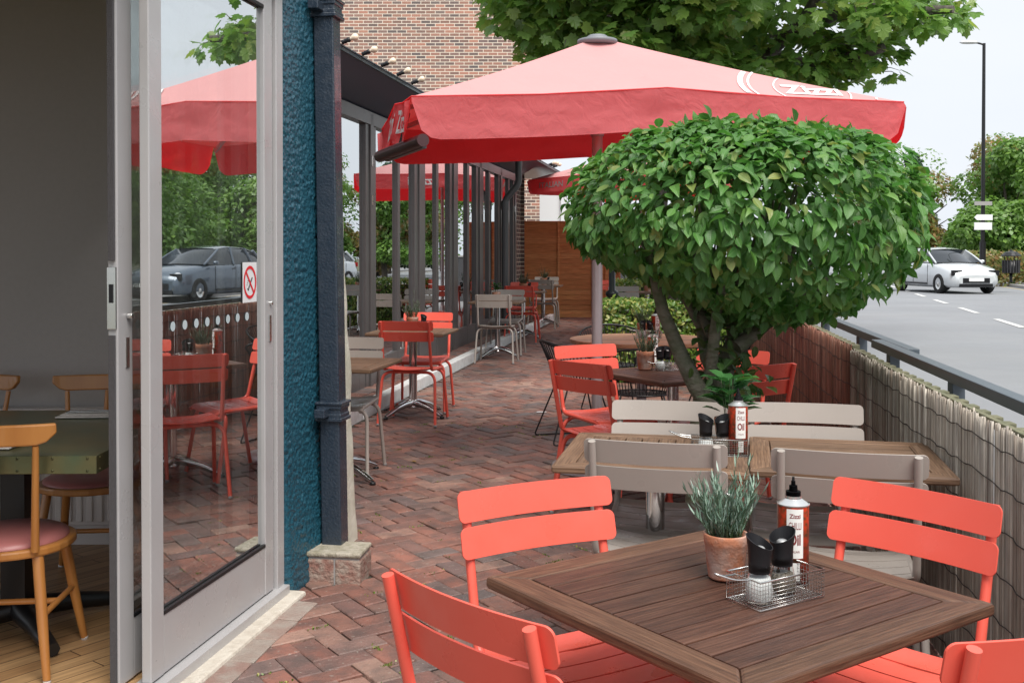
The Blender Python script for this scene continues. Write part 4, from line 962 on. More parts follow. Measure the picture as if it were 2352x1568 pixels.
# ------------------------------------------------------------------ tables
def uvbox(mb, me_uv, x0, x1, y0, y1, z0, z1, along): pass
def wood_top(parts, m, parent, name, bevel=.004):
    """parts: list of (polygon in xy, z0, z1, grain angle)"""
    b = MB(); uvs = []
    for poly, z0, z1, ga in parts:
        n_ = len(poly); V = [(x, y, z0) for x, y in poly]+[(x, y, z1) for x, y in poly]
        F = [tuple(reversed(range(n_))), tuple(range(n_, 2*n_))]+[(i, (i+1) % n_, n_+(i+1) % n_, n_+i) for i in range(n_)]
        b.add(V, F)
        c_, s_ = cos(ga), sin(ga)
        for f in F:
            for i in f: x, y, z = V[i]; uvs.append((x*c_+y*s_, -x*s_+y*c_+z))
    o = b.build(name, m, parent, bevel=bevel); uvl = o.data.uv_layers.new(name='grain')
    uvl.data.foreach_set('uv', [q for uv in uvs for q in uv]); return o
def slat_top(t, W_, D_, m, zt=.74, th_=.028, fr=.075, ns=8):
    """W_ along local x = slat direction"""
    w2, d2 = W_/2, D_/2; e = .0006
    parts = [([(-w2, -d2), (w2, -d2), (w2-fr, -d2+fr), (-w2+fr, -d2+fr)], zt-th_, zt, 0), ([(w2, d2), (-w2, d2), (-w2+fr, d2-fr), (w2-fr, d2-fr)], zt-th_, zt-.0002, 0),
             ([(-w2, d2), (-w2, -d2), (-w2+fr, -d2+fr), (-w2+fr, d2-fr)], zt-th_, zt+.0003, pi/2), ([(w2, -d2), (w2, d2), (w2-fr, d2-fr), (w2-fr, -d2+fr)], zt-th_, zt-.0004, pi/2)]
    wood_top(parts, M['oiled_frame'] if m is M['oiled'] else m, t, 'frame', .007)
    y = -d2+fr; sw = (D_-2*fr)/ns; sp = []
    for k in range(ns): sp.append(([(-w2+fr+.003, y+.0028), (w2-fr-.003, y+.0028), (w2-fr-.003, y+sw-.0028), (-w2+fr+.003, y+sw-.0028)], zt-.02+random.gauss(0, .0003), zt-.0015+random.gauss(0, .0006), 0)); y += sw
    wood_top(sp, m, t, 'slats', .0022)
    b = MB()
    for x in (-w2*.45, w2*.45): b.box((x, 0, zt-th_-.006), (.05, D_-2*fr+.04, .02))
    b.build('batten', M['blackmetal'], t)
def chrome_base(t, ang=.0, r_=.34, zt=.7, col=.035):
    b = MB(); b.tube([(0, 0, .09), (0, 0, zt)], col, 20); b.lathe([(col, .10), (.045, .09), (.055, .075), (.05, .06)], 20); b.build('column', M['chrome'], t)
    for k in range(4):
        a = ang+k*pi/2; bb = MB(); pts = [(.02*cos(a), .02*sin(a), .105), (.10*cos(a), .10*sin(a), .10), (.2*cos(a), .2*sin(a), .075), (r_*.85*cos(a), r_*.85*sin(a), .04), (r_*cos(a), r_*sin(a), .022)]
        bb.tube(pts, [.036, .030, .023, .019, .015], 10); f_ = bb.build('foot', M['chrome'], t)
        MB().lathe([(0, .0), (.02, .0), (.02, .015), (.0, .02)], 10, (r_*cos(a), r_*sin(a), 0)).build('foot_pad', M['blackplastic'], f_)
def table(x, y, yaw, W_, D_, m, label, group=None, ang=.0, ns=8, r_=.34, fr=.075):
    t = thing('slatted_wood_table', label, 'table', (x, y, gz(y)), R(yaw), group); slat_top(t, W_, D_, m, ns=ns, fr=fr); chrome_base(t, ang, r_); return t
GT = 'slatted wooden tables on the patio'
table(.485, 2.312, 35.3, .785, .785, M['oiled'], 'nearest dark oiled square table holding the lavender pot and wire basket', GT, R(45), ns=9)
table(.532, 3.868, 78.4, .70, .668, M['weathered_wood'], 'weathered brown table left of the pushed together pair, with the bay plant on it', GT, R(45), ns=8)
table(1.205, 3.783, -12.6, .668, .66, M['weathered_wood'], 'weathered brown table right of the pushed together pair, touching the reed screen', GT, R(45), ns=7)
table(.955, 6.20, 120, .72, .72, M['oiled'], 'dark red brown table set as a diamond behind the topiary trunk', GT, R(45))
sm = table(-.87, 9.18, -8, .68, .70, M['weathered_wood'], 'first small table along the windows, between two coral chairs', GT, R(60), ns=6)
dup(sm, (-1.13, 6.72, gz(6.72)), R(-10), 'small table half hidden behind the cream wall end and downpipe')
dup(sm, (-.19, 13.9, gz(13.9)), R(-8), 'second small table along the windows, between two taupe chairs')
dup(sm, (.18, 16.65, gz(16.65)), R(-8), 'third small table along the windows, between two coral chairs')
dup(sm, (.57, 19.15, gz(19.15)), R(-8), 'farthest small table by the larch fence, between two taupe chairs')
dup(sm, (2.15, 16.6, gz(16.6)), R(-4), 'small table between the two variegated hedges')
# round teak table
rt = thing('round_table', 'round orange teak table behind the umbrella pole', 'table', (1.04, 8.38, gz(8.38)))
parts = []; r_ = .575; ns = 9; sw = 2*r_/ns
for k in range(ns):
    ya, yb = -r_+k*sw+.001, -r_+(k+1)*sw-.001; pl_ = []
    for q in range(9): y = ya+(yb-ya)*q/8; pl_.append((math.sqrt(max(0, r_*r_-y*y)), y))
    for q in range(8, -1, -1): y = ya+(yb-ya)*q/8; pl_.append((-math.sqrt(max(0, r_*r_-y*y)), y))
    pl_ = [p for i, p in enumerate(pl_) if i == 0 or hypot(p[0]-pl_[i-1][0], p[1]-pl_[i-1][1]) > 1e-4]
    parts.append((pl_, .712, .742, 0))
wood_top(parts, M['teak'], rt, 'tabletop', .003)
b = MB(); b.lathe([(.50, .70), (.52, .70), (.52, .712), (.50, .712)], 40); b.tube([(0, 0, .05), (0, 0, .71)], .04, 16); b.build('column', M['pole'], rt)
b = MB(); b.lathe([(0, .05), (.2, .045), (.24, .02), (.24, 0)], 32); b.build('base_plate', M['pole'], rt)

# ------------------------------------------------------------------ black wire armchairs
def wire_chair(loc, rz, label):
    t = thing('wire_armchair', label, 'chair', loc, rz, 'black wire armchairs round the teak table')
    def rim(a): return Vector((.30*sin(a), -.04-.25*cos(a), .60+.17*max(0, cos(a*.62))**1.5))
    def low(a): return Vector((.20*sin(a), -.0-.18*cos(a), .43))
    b = MB(); A_ = [R(-128)+R(256)*k/40 for k in range(41)]
    b.tube([rim(a) for a in A_], .008, 8); b.tube([low(2*pi*k/32) for k in range(32)], .007, 8, closed=True); b.build('rim', M['blackmetal'], t)
    b = MB()
    for k in range(37):
        a = R(-126)+R(252)*k/36; p, q = rim(a), low(a); m_ = (p+q)/2-Vector((p.x, p.y+.02, 0))*.06; b.tube([p, m_, q], .0032, 5)
    b.build('back_wires', M['blackmetal'], t)
    b = MB()
    for k in range(-4, 5):
        x = k*.043; h_ = .18*math.sqrt(max(0, 1-(x/.2)**2)); b.tube([(x, -h_, .43), (x, 0, .418), (x, h_, .43)], .003, 5)
        y = k*.040; w_ = .2*math.sqrt(max(0, 1-(y/.18)**2)); b.tube([(-w_, y, .43), (0, y, .418), (w_, y, .43)], .003, 5)
    b.build('seat_mesh', M['blackmetal'], t)
    for sx in (-1, 1):
        MB().tube(rounded([(sx*.15, -.12, .43), (sx*.245, -.27, .008), (sx*.245, .24, .008), (sx*.15, .12, .43)], .03, 4), .0065, 8).build('sled_leg', M['blackmetal'], t)
    return t
wc = wire_chair((.50, 8.02, gz(8.0)), rzf(.93, .25), 'black wire armchair at the left side of the round teak table')
dup(wc, (.93, 7.52, gz(7.5)), rzf(.05, 1), 'black wire armchair in front of the round teak table')
dup(wc, (.90, 9.25, gz(9.25)), rzf(.1, -1), 'black wire armchair behind the round teak table')
dup(wc, (1.72, 8.65, gz(8.6)), rzf(-1, -.15), 'black wire armchair right of the round teak table, behind the topiary trunk')

# ------------------------------------------------------------------ table things
TZ = .7415
def pot(loc, label, kind, s=1., pscale=1., weath=True, group='terracotta pots on the tables'):
    t = thing('potted_plant', label, 'potted plant', loc, random.uniform(0, 6), group); t.scale = (s,)*3
    b = MB(); b.lathe([(0, 0), (.042, 0), (.0435, .004), (.0525, .084), (.0540, .086), (.0555, .108), (.0545, .111), (.049, .110), (.047, .095), (.0, .093)], 32); b.build('pot', M['terracotta'], t)
    MB().lathe([(0, .097), (.0485, .097)], 24).build('soil', M['soil'], t)
    if kind in ('lavender', 'dark'):
        P, A_, N0 = [], [], []; ns = 70 if kind == 'lavender' else 44
        H0 = .19 if kind == 'lavender' else .2
        stems = MB()
        for _ in range(ns):
            a = random.uniform(0, 2*pi); rr = .04*math.sqrt(random.random()); lean = random.uniform(.03, .36)*(.3+rr/.045); hh = H0*random.uniform(.35, 1.)*(1.15-lean*.5)*pscale*(1.30 if rr < .016 else .78)
            base = Vector((rr*cos(a), rr*sin(a), .095)); d = Vector((cos(a)*lean, sin(a)*lean, 1)).normalized()
            pts = [base+d*hh*q+Vector((cos(a), sin(a), 0))*.02*q*q for q in (0, .35, .7, 1)]; stems.tube(pts, [.0013, .0011, .0009, .0005], 4, cap=False)
            nl = 17 if kind == 'lavender' else 15
            for q in range(nl):
                s_ = .12+.88*(q+random.random())/nl; s_ = min(s_, 1); p = base+d*hh*s_+Vector((cos(a), sin(a), 0))*.02*s_*s_
                b2 = random.uniform(0, 2*pi); sd_ = Vector((cos(b2), sin(b2), 0)); sd_ = (sd_-d*sd_.dot(d)).normalized()
                up_ = .9+.8*s_; P.append(p); A_.append(sd_+d*up_+Vector((0, 0, .2))); N0.append(sd_*-.8+d*.6)
        stems.build('stem', M['herb_dark'], t)
        P = np.array([tuple(p) for p in P]); A_ = np.array([tuple(p) for p in A_]); N0 = np.array([tuple(p) for p in N0]); n_ = len(P); X, Y, Z = frames(n_, N0, A_)
        scatter('foliage', NV, NF, P, X, Y, Z, rng.uniform(.020, .036, n_) if kind == 'lavender' else rng.uniform(.016, .03, n_), M['rosemary'] if kind == 'lavender' else M['herb_dark'], t, smooth=False)
    else:
        P, A_, N0 = [], [], []
        for _ in range(46 if pscale < 1.2 else 40):
            a = random.uniform(0, 2*pi); h_ = random.uniform(.02, .12)*pscale; rr = random.uniform(.005, .045); el = random.uniform(.1, 1.3); P.append((rr*cos(a), rr*sin(a), .1+h_)); A_.append((cos(a)*cos(el), sin(a)*cos(el), sin(el))); N0.append((-cos(a)*.4, -sin(a)*.4, 1))
        n_ = len(P); X, Y, Z = frames(n_, np.array(N0), np.array(A_)); scatter('foliage', LV, LF, np.array(P), X, Y, Z, rng.uniform(.05, .085, n_)*pscale, M['bay'], t, LUV)
        st = MB()
        for _ in range(7):
            a = random.uniform(0, 2*pi); st.tube([(0.01*cos(a), .01*sin(a), .095), (.03*cos(a), .03*sin(a), .1+.12*pscale)], .002, 5)
        st.build('stem', M['herb_dark'], t)
    return t
def oil_tin(loc, rz, label, s=1.):
    t = thing('oil_tin', label, 'oil tin', loc, rz, 'chilli oil tins on the tables'); r0 = .0345
    b = MB(); b.lathe([(0, 0), (r0, 0), (r0, .176)], 40); b.build('label_wrap', M['label_red'], t)
    b = MB(); b.lathe([(r0+.0002, .1755), (r0+.0016, .1765), (r0+.0018, .179), (r0+.0002, .180)], 40, smooth=False); b.lathe([(r0-.001, .1795), (.024, .186), (.018, .190)], 40); b.lathe([(.0175, .189), (.0175, .196)], 32)
    MB().lathe([(0, -.001), (r0+.001, -.001), (r0+.0012, .003)], 40).build('base_rim', M['tinmetal'], t); b.build('shoulder', M['tinmetal'], t)
    b = MB()
    for ra, rb, za, zb in ((.0165, .0165, .194, .206), (.0098, .009, .206, .219), (.0052, .0046, .219, .229), (.0032, .0028, .229, .238)): b.lathe([(ra, za), (rb, zb)], 28); b.lathe([(rb, zb), (0, zb+.0004)], 28, smooth=False); b.build('nozzle', M['blackplastic'], t)
    # white front panel and lettering
    aw = .54; b = MB(); N_ = 10; r1 = r0+.0005
    b.add([(r1*cos(-pi/2-aw+2*aw*k/N_), r1*sin(-pi/2-aw+2*aw*k/N_), z) for z in (.062, .172) for k in range(N_+1)], [(k, k+1, N_+2+k, N_+1+k) for k in range(N_)], True)
    b.add([(r1*cos(-pi/2-.3+.6*k/N_), r1*sin(-pi/2-.3+.6*k/N_), z) for z in (.012, .052) for k in range(N_+1)], [(k, k+1, N_+2+k, N_+1+k) for k in range(N_)], True); b.build('white_panel', M['tin'], t)
    wrap_text('Zizzi', .0135, r0+.001, .156, M['ink'], t, 'lettering', fs=(.95, 1), bold=.0003)
    wrap_text('CHILLI', .020, r0+.001, .134, M['ink'], t, 'lettering', fs=(.50, 1.15), bold=.0)
    wrap_text('Oil', .034, r0+.001, .103, M['ink'], t, 'lettering', fs=(.62, 1.0), bold=.0010)
    wrap_text('ITALIAN', .008, r0+.001, .077, M['ink'], t, 'lettering', fs=(.7, 1))
    return t
def shaker(loc, kind, rz, label):
    t = thing(kind+'_mill', label, kind+' mill', loc, rz, 'black topped salt and pepper mills')
    b = MB(); b.lathe([(0, .002), (.029, .002), (.031, .006), (.030, .03), (.024, .056), (.0215, .064)], 28); b.build('glass_jar', M['shakerglass'], t)
    b = MB(); hh = .052 if kind == 'salt' else .045; b.lathe([(0, .004), (.0265, .004), (.0285, .008), (.0278, .03), (.0235, hh), (0, hh+.002)], 28); b.build('grains', M[kind], t)
    b = MB(); n_ = 30; V = []
    prof = [(.0225, .062), (.0228, .071), (.0235, .0715), (.0232, .085), (.0245, .105), (.0285, .128)]
    for j, (r_, z) in enumerate(prof):
        for k in range(n_):
            a = 2*pi*k/n_; tl = .014*(j/5)**2.2; V.append((r_*cos(a), r_*sin(a), z+tl*cos(a)))
    F = [(j*n_+k, j*n_+(k+1) % n_, (j+1)*n_+(k+1) % n_, (j+1)*n_+k) for j in range(5) for k in range(n_)]
    b.add(V, F, True); V = []
    for rr_, zz_, tl in ((.0285, .128, .014), (.0268, .1285, .014), (.0268, .1285, .014), (.022, .108, .004)):
        for k in range(n_): a = 2*pi*k/n_; V.append((rr_*cos(a), rr_*sin(a), zz_+tl*cos(a)))
    b.add(V, [(j*n_+k, j*n_+(k+1) % n_, (j+1)*n_+(k+1) % n_, (j+1)*n_+k) for j in (0, 2) for k in range(n_)]+[tuple(3*n_+k for k in range(n_))], False); b.build('black_grinder', M['blackplastic'], t)
    MB().lathe([(.012, .106), (.012, .114), (.008, .117), (0, .118)], 16).build('steel_knob', M['knob'], t)
    return t
def basket(loc, rz, label, L_=.19, W_=.088, H_=.06):
    t = thing('wire_basket', label, 'wire basket', loc, rz, 'wire condiment baskets'); l2, w2 = L_/2, W_/2
    b = MB()
    for z in (.002, H_): b.tube([(-l2, -w2, z), (l2, -w2, z), (l2, w2, z), (-l2, w2, z)], .0022 if z > .01 else .0016, 6, closed=True)
    b.build('rim', M['steel'], t)
    b = MB(); st = .0078; nx, ny, nz_ = int(L_/st), int(W_/st), int(H_/st)
    for k in range(1, nz_): z = .002+(H_-.002)*k/nz_; b.tube([(-l2, -w2, z), (l2, -w2, z), (l2, w2, z), (-l2, w2, z)], .0006, 4, closed=True)
    for k in range(nx+1):
        x = -l2+L_*k/nx; b.tube([(x, -w2, H_), (x, -w2, .002), (x, w2, .002), (x, w2, H_)], .0006, 4)
    for k in range(ny+1):
        y = -w2+W_*k/ny; b.tube([(-l2, y, H_), (-l2, y, .002), (l2, y, .002), (l2, y, H_)], .0006, 4)
    b.build('mesh', M['steel'], t)
    b = MB(); b.tube(rounded([(-l2, -.022, H_), (-l2-.04, -.018, H_+.004), (-l2-.085, 0, H_+.022), (-l2-.04, .018, H_+.004), (-l2, .022, H_)], .014, 4), .0022, 6); b.build('handle', M['steel'], t)
    return t
# nearest table
p = at(1671, 1330, TZ); pot((p.x, p.y+.02, p.z), 'weathered terracotta pot of grey green lavender on the nearest table', 'lavender', .92)
BR = math.atan2(.100, .164)
bk_c = at(1780, 1360, TZ); bx, by = (at(1665, 1380, TZ)+at(1895, 1364, TZ))/2 @ Vector((1, 0, 0)), ((at(1665, 1380, TZ)+at(1895, 1364, TZ))/2).y
bz = gz(by)+TZ; e1 = Vector((cos(BR), sin(BR), 0)); e2 = Vector((-sin(BR), cos(BR), 0)); bc_ = Vector((bx, by, bz))+e2*0
basket(bc_, BR, 'steel wire basket with loop handle on the nearest table', .19, .10)
q = bc_-e1*.052-e2*.004; shaker(q+Vector((0, 0, .003)), 'salt', 2.6, 'salt mill with white salt in the nearest wire basket')
q = bc_+e1*.030+e2*.010; shaker(q+Vector((0, 0, .003)), 'pepper', .6, 'pepper mill with dark grains in the nearest wire basket')
q = at(1822, 1338, TZ); ot = oil_tin((q.x+.002, q.y+.01, q.z), R(-8), 'chilli oil tin with black nozzle standing in the nearest wire basket')
# middle table
q = at(1655, 1046, TZ); mrz = R(-9)
b1 = basket((q.x+.0, q.y+.03, q.z), mrz, 'steel wire basket on the weathered middle table', .20, .10)
bq = Vector((q.x, q.y+.03, q.z)); E1 = Vector((cos(mrz), sin(mrz), 0)); E2 = Vector((-sin(mrz), cos(mrz), 0))
sp_ = [o for o in COL.objects if o.name.startswith('salt_mill')][0]; pe_ = [o for o in COL.objects if o.name.startswith('pepper_mill')][0]
dup(sp_, bq-E1*.047+Vector((0, 0, .003)), 2.4, 'salt mill in the wire basket on the weathered middle table')
dup(pe_, bq+E1*.013+Vector((0, 0, .003)), .7, 'pepper mill in the wire basket on the weathered middle table')
dup(ot, bq+E1*.068-E2*.005+Vector((0, 0, .003)), R(5), 'chilli oil tin on the weathered middle table in front of the bay plant')
q = at(1672, 1022, TZ); pot((q.x, q.y, q.z), 'broad leaved bay plant on the weathered middle table', 'bay', .95, 1.42)
# diamond table
q = at(1484, 849, TZ); pl1 = pot((q.x, q.y+.03, q.z), 'weathered pot of dark lavender on the diamond set table', 'dark')
q = at(1535, 851, TZ); bq = Vector((q.x, q.y+.03, q.z)); dup(b1, bq, R(5), 'small wire basket on the diamond set table', scale=.7)
dup(sp_, bq+Vector((-.045, -.0, .002)), 1., 'salt mill left in the basket of the diamond set table'); dup(pe_, bq+Vector((.0, .02, .002)), 2., 'pepper mill in the basket of the diamond set table')
q = at(1505, 842, TZ); dup(ot, (q.x, q.y+.12, q.z), R(30), 'chilli oil tin behind the pot on the diamond set table')
# round table
q = at(1490, 776, TZ); bq = Vector((q.x, q.y, q.z)); dup(b1, bq, R(0), 'wire basket on the round teak table')
dup(sp_, bq+Vector((-.05, 0, .002)), 1., 'salt mill in the basket of the round teak table'); dup(pe_, bq+Vector((.01, 0, .002)), 2., 'pepper mill in the basket of the round teak table')
dup(ot, bq+Vector((.06, .03, .002)), R(20), 'chilli oil tin in the basket of the round teak table'); dup(pl1, bq+Vector((-.02, .18, 0)), 1., 'dark lavender pot behind the basket on the round teak table')
# along the windows
def on(x, y): return (x, y, gz(y)+TZ)
dup(pl1, on((947-1176)/FP*9.28, 9.28), 2., 'dark rosemary pot on the first small table along the windows')
dup(pe_, on((973-1176)/FP*9.2, 9.2), 2.4, 'black topped pepper mill on the first small table along the windows')
pot(on((1140-1176)/FP*13.95, 13.95), 'bushy green plant in a terracotta pot on the second small table along the windows', 'bay', 1.05, .95)
dup(pl1, on((1202-1176)/FP*16.6, 16.6), 3., 'dark rosemary pot on the third small table along the windows', scale=1.15)
dup(pe_, on((1216-1176)/FP*16.6, 16.6), 1., 'black mill on the third small table along the windows')
dup(pl1, on((1249-1176)/FP*19.2, 19.2), 4., 'dark rosemary pot on the farthest small table by the larch fence', scale=1.15)
dup(pe_, on((1259-1176)/FP*19.2, 19.2), 1., 'black mill on the farthest small table by the larch fence')
q = atY(1487, 683, 16.6); dup(pl1, (q.x, q.y, gz(16.6)+TZ), 1., 'terracotta pot on the small table between the hedges', scale=1.15)

# ------------------------------------------------------------------ umbrellas
def umbrella(name_label, FLc, FRc, BRc, BLc, apex, vh, lift, pole_z, texts, seed, sway):
    t = thing('garden_umbrella', name_label, 'umbrella', (apex.x, apex.y, pole_z)); O = Vector((apex.x, apex.y, pole_z))
    cs = [FLc, FRc, BRc, BLc]; ring = []
    for i in range(4):
        a, c = cs[i], cs[(i+1) % 4]; ring += [a, (a+c)/2+Vector((0, 0, lift))]
    # canopy
    b = MB(); NR, NS = 16, 10
    for i in range(8):
        p, q = ring[i], ring[(i+1) % 8]; V = []
        for r_ in range(NR+1):
            f = .06+.94*r_/NR
            for s in range(NS+1):
                g_ = s/NS; e = p.lerp(q, g_); pt = apex.lerp(e, f); sag = -.020*sin(pi*g_)*f*(1.2-f*.4)-.03*sin(pi*f)*.6
                edge = sin(pi*g_)*sin(pi*min(1, f)); pt = pt+Vector((0, 0, sag+.006*edge*noise.noise(Vector((pt.x*3, pt.y*3, seed)))))
                V.append(pt-O)
        b.add(V, [(r_*(NS+1)+s, r_*(NS+1)+s+1, (r_+1)*(NS+1)+s+1, (r_+1)*(NS+1)+s) for r_ in range(NR) for s in range(NS)], True)
    b.build('canopy', M['canvas_top'], t)
    # seam tapes
    b = MB()
    for i in range(8):
        p, q = ring[i], ring[(i+1) % 8]
        b.tube([p-O+Vector((0, 0, .002)), (p.lerp(q, .5))-O+Vector((0, 0, -.012)), q-O+Vector((0, 0, .002))], .004, 5)
    b.build('hem_piping', M['canvas_val'], t)
    # valences
    for i in range(4):
        a, c = cs[i], cs[(i+1) % 4]; mid = ring[2*i+1]; d = (c-a).normalized(); outw = Vector((d.y, -d.x, 0)); Ls = (c-a).length; b = MB(); V = []; NS, NV_ = 56, 10
        sw_ = sway[i]
        for j in range(NV_+1):
            h = j/NV_
            for s in range(NS+1):
                g_ = s/NS; e = a.lerp(mid, g_*2) if g_ < .5 else mid.lerp(c, g_*2-1)
                sag = -.012*abs(sin(2*pi*g_)); dd = min(g_, 1-g_)*Ls; r0 = .16
                hh = vh*(1 if dd > r0 else (.12+.88*math.sqrt(max(0, 1-(1-dd/r0)**2))))
                wv = .018*noise.noise(Vector((g_*Ls*2.4, h*1.2, seed+i)))+.008*noise.noise(Vector((g_*Ls*7, h*4, seed+i+5)))
                wv += .014*noise.noise(Vector(((g_-.5)*Ls*5+h*3, h*3, seed)))*math.exp(-((g_-.5)*Ls/.35)**2)*2
                pt = e+Vector((0, 0, sag-hh*h))+outw*(wv*(.25+h)+sw_*h*h)+d*(0)
                V.append(pt-O)
        b.add(V, [(j*(NS+1)+s, (j+1)*(NS+1)+s, (j+1)*(NS+1)+s+1, j*(NS+1)+s+1) for j in range(NV_) for s in range(NS)], True)
        b.build('valence', M['canvas_val'], t)
        for (side, body, g0, size, mm) in texts:
            if side != i: continue
            V, F = text_geo(body, size, (1, 1), size*.02); bb = MB(); P = []
            for v in V:
                g_ = g0+v.x/Ls; h = .5-v.y/vh; e = a.lerp(mid, g_*2) if g_ < .5 else mid.lerp(c, g_*2-1)
                wv = .018*noise.noise(Vector((g_*Ls*2.4, h*1.2, seed+i)))+.008*noise.noise(Vector((g_*Ls*7, h*4, seed+i+5)))
                P.append(e+Vector((0, 0, -.012*abs(sin(2*pi*g_))-vh*h))+outw*(wv*(.25+h)+sw_*h*h+.007)-O)
            bb.add(P, F); bb.build('lettering', mm, t)
    b = MB()
    for p in ring:
        e = apex.lerp(p, .98)-O-Vector((0, 0, .05)); s_ = apex.lerp(p, .05)-O-Vector((0, 0, .09)); b.beam(s_, e, .02, .03); b.beam(Vector((0, 0, apex.z-O.z-.62)), s_.lerp(e, .52), .015, .022)
    b.build('rib', M['pole'], t)
    b = MB(); b.tube([(0, 0, 0), (0, 0, apex.z-O.z-.04)], .036, 20); b.lathe([(.045, apex.z-O.z-.66), (.05, apex.z-O.z-.62), (.05, apex.z-O.z-.56), (.037, apex.z-O.z-.55)], 20); b.build('pole', M['pole'], t)
    za = apex.z-O.z; b = MB(); b.lathe([(0, za-.055), (.125, za-.05), (.135, za-.035), (.132, za-.02), (.07, za-.008), (.068, za+.004), (.055, za+.012), (0, za+.016)], 32); b.build('cap', M['capgrey'], t)
    b = MB(); b.lathe([(0, .03), (.30, .03), (.31, 0)], 32); b.lathe([(.05, .03), (.05, .22), (.037, .23)], 20); b.build('base_plate', M['pole'], t)
    return t, O, ring
FLc = atY(945, 222, 6.1); FRc = atY(2076, 235, 6.6); BLc = Vector((-.96, 7.72, 2.40)); BRc = Vector((2.10, 8.2, 2.41))
apx = atY(1372, 86, 7.0)
umb, UO, ring = umbrella('large faded red square umbrella over the patio', FLc, FRc, BRc, BLc, apx, .255, .07, gz(7.0),
    [(3, 'Zizzi', .80, .20, M['umb_white']), (3, 'Zizzi', .45, .20, M['umb_white'])], 3.1, (.03, .02, .0, .03))
# round badge printed on the canopy, on the right half of the front slope
A0, A1, A2 = apx, ring[1], ring[2]
def onslope(f, g_): 
    e = A1.lerp(A2, g_); sag = -.020*sin(pi*g_)*f*(1.2-f*.4)-.03*sin(pi*f)*.6; return A0.lerp(e, f)+Vector((0, 0, sag))
nrm_s = (A1-A0).cross(A2-A0).normalized(); nrm_s = nrm_s if nrm_s.z > 0 else -nrm_s
cen = onslope(.83, .80); ax_ = (A2-A1).normalized(); ay_ = nrm_s.cross(ax_).normalized()
def clipslope(p):
    """barycentric test: keep points on this panel, drop onto the sagging cloth"""
    v0, v1, v2 = A1-A0, A2-A0, p-A0; d00, d01, d11, d20, d21 = v0.dot(v0), v0.dot(v1), v1.dot(v1), v2.dot(v0), v2.dot(v1); dn = d00*d11-d01*d01
    a_ = (d11*d20-d01*d21)/dn; c_ = (d00*d21-d01*d20)/dn; f = a_+c_
    return f, (c_/f if f > 1e-6 else 0), a_, c_
def badge_poly(V, F, mb):
    keep = []; P = []
    for (x, y) in V:
        p = cen+ax_*x+ay_*y; f, g_, a_, c_ = clipslope(p); ok = a_ > .0 and c_ > 0 and f < .985
        P.append((onslope(f, g_)+nrm_s*.006)-UO if ok else None)
    idx = {}; vs_ = []
    for i, p in enumerate(P):
        if p is not None: idx[i] = len(vs_); vs_.append(p)
    mb.add(vs_, [tuple(idx[i] for i in f) for f in F if all(i in idx for i in f)])
b = MB()
for ra, rb in ((.44, .475), (.40, .415), (.24, .25)):
    N_ = 90; V = [(r_*cos(2*pi*k/N_), r_*sin(2*pi*k/N_)) for r_ in (ra, rb) for k in range(N_)]; badge_poly(V, [(k, (k+1) % N_, N_+(k+1) % N_, N_+k) for k in range(N_)], b)
V, F = text_geo('Zizzi', .20, (1, 1), .006); badge_poly([(v.x, v.y) for v in V], F, b)
for word, a0 in (('ITALIAN', pi/2), ('RISTORANTE', -pi/2)):
    V, F = text_geo(word, .10, (1, 1), .003); Q = []
    for v in V:
        sg = 1 if a0 > 0 else -1; rr = .325+sg*v.y; a = a0-sg*v.x/.325; Q.append((rr*cos(a), rr*sin(a)))
    badge_poly(Q, F, b)
b.build('printed_badge', M['umb_white'], umb)
# heater hung under the left edge
hA = atY(872, 360, 6.75); hB = atY(972, 322, 6.05)
ht = thing('patio_heater', 'dark tubular electric heater hanging under the left edge of the large umbrella', 'heater', tuple((hA+hB)/2))
b = MB(); dl = (hB-hA); b.tube([-dl/2, dl/2], .038, 12); b.build('case', M['heater'], ht)
b = MB(); b.beam(-dl*.42-Vector((-.03, .02, .035)), dl*.42-Vector((-.03, .02, .035)), .03, .012); b.build('element', M['aludark'], ht)
b = MB(); b.tube([(0, 0, .03), (.05, .02, .22)], .012, 6); b.build('bracket', M['blackmetal'], ht)
# far umbrella beyond the fence
umbrella('smaller looking red umbrella by the larch fence, mostly hidden behind the topiary tree', Vector((.32, 20.3, 2.93)), Vector((3.2, 18.3, 2.98)), Vector((4.9, 21.7, 2.93)), Vector((2.0, 23.8, 2.93)), Vector((2.6, 21.0, 3.62)), .27, .07, gz(21.), [(0, 'ITALIAN', .15, .15, M['umb_grey']), (0, 'Zizzi', .62, .22, M['umb_white'])], 9.7, (.02, .0, .0, .02))

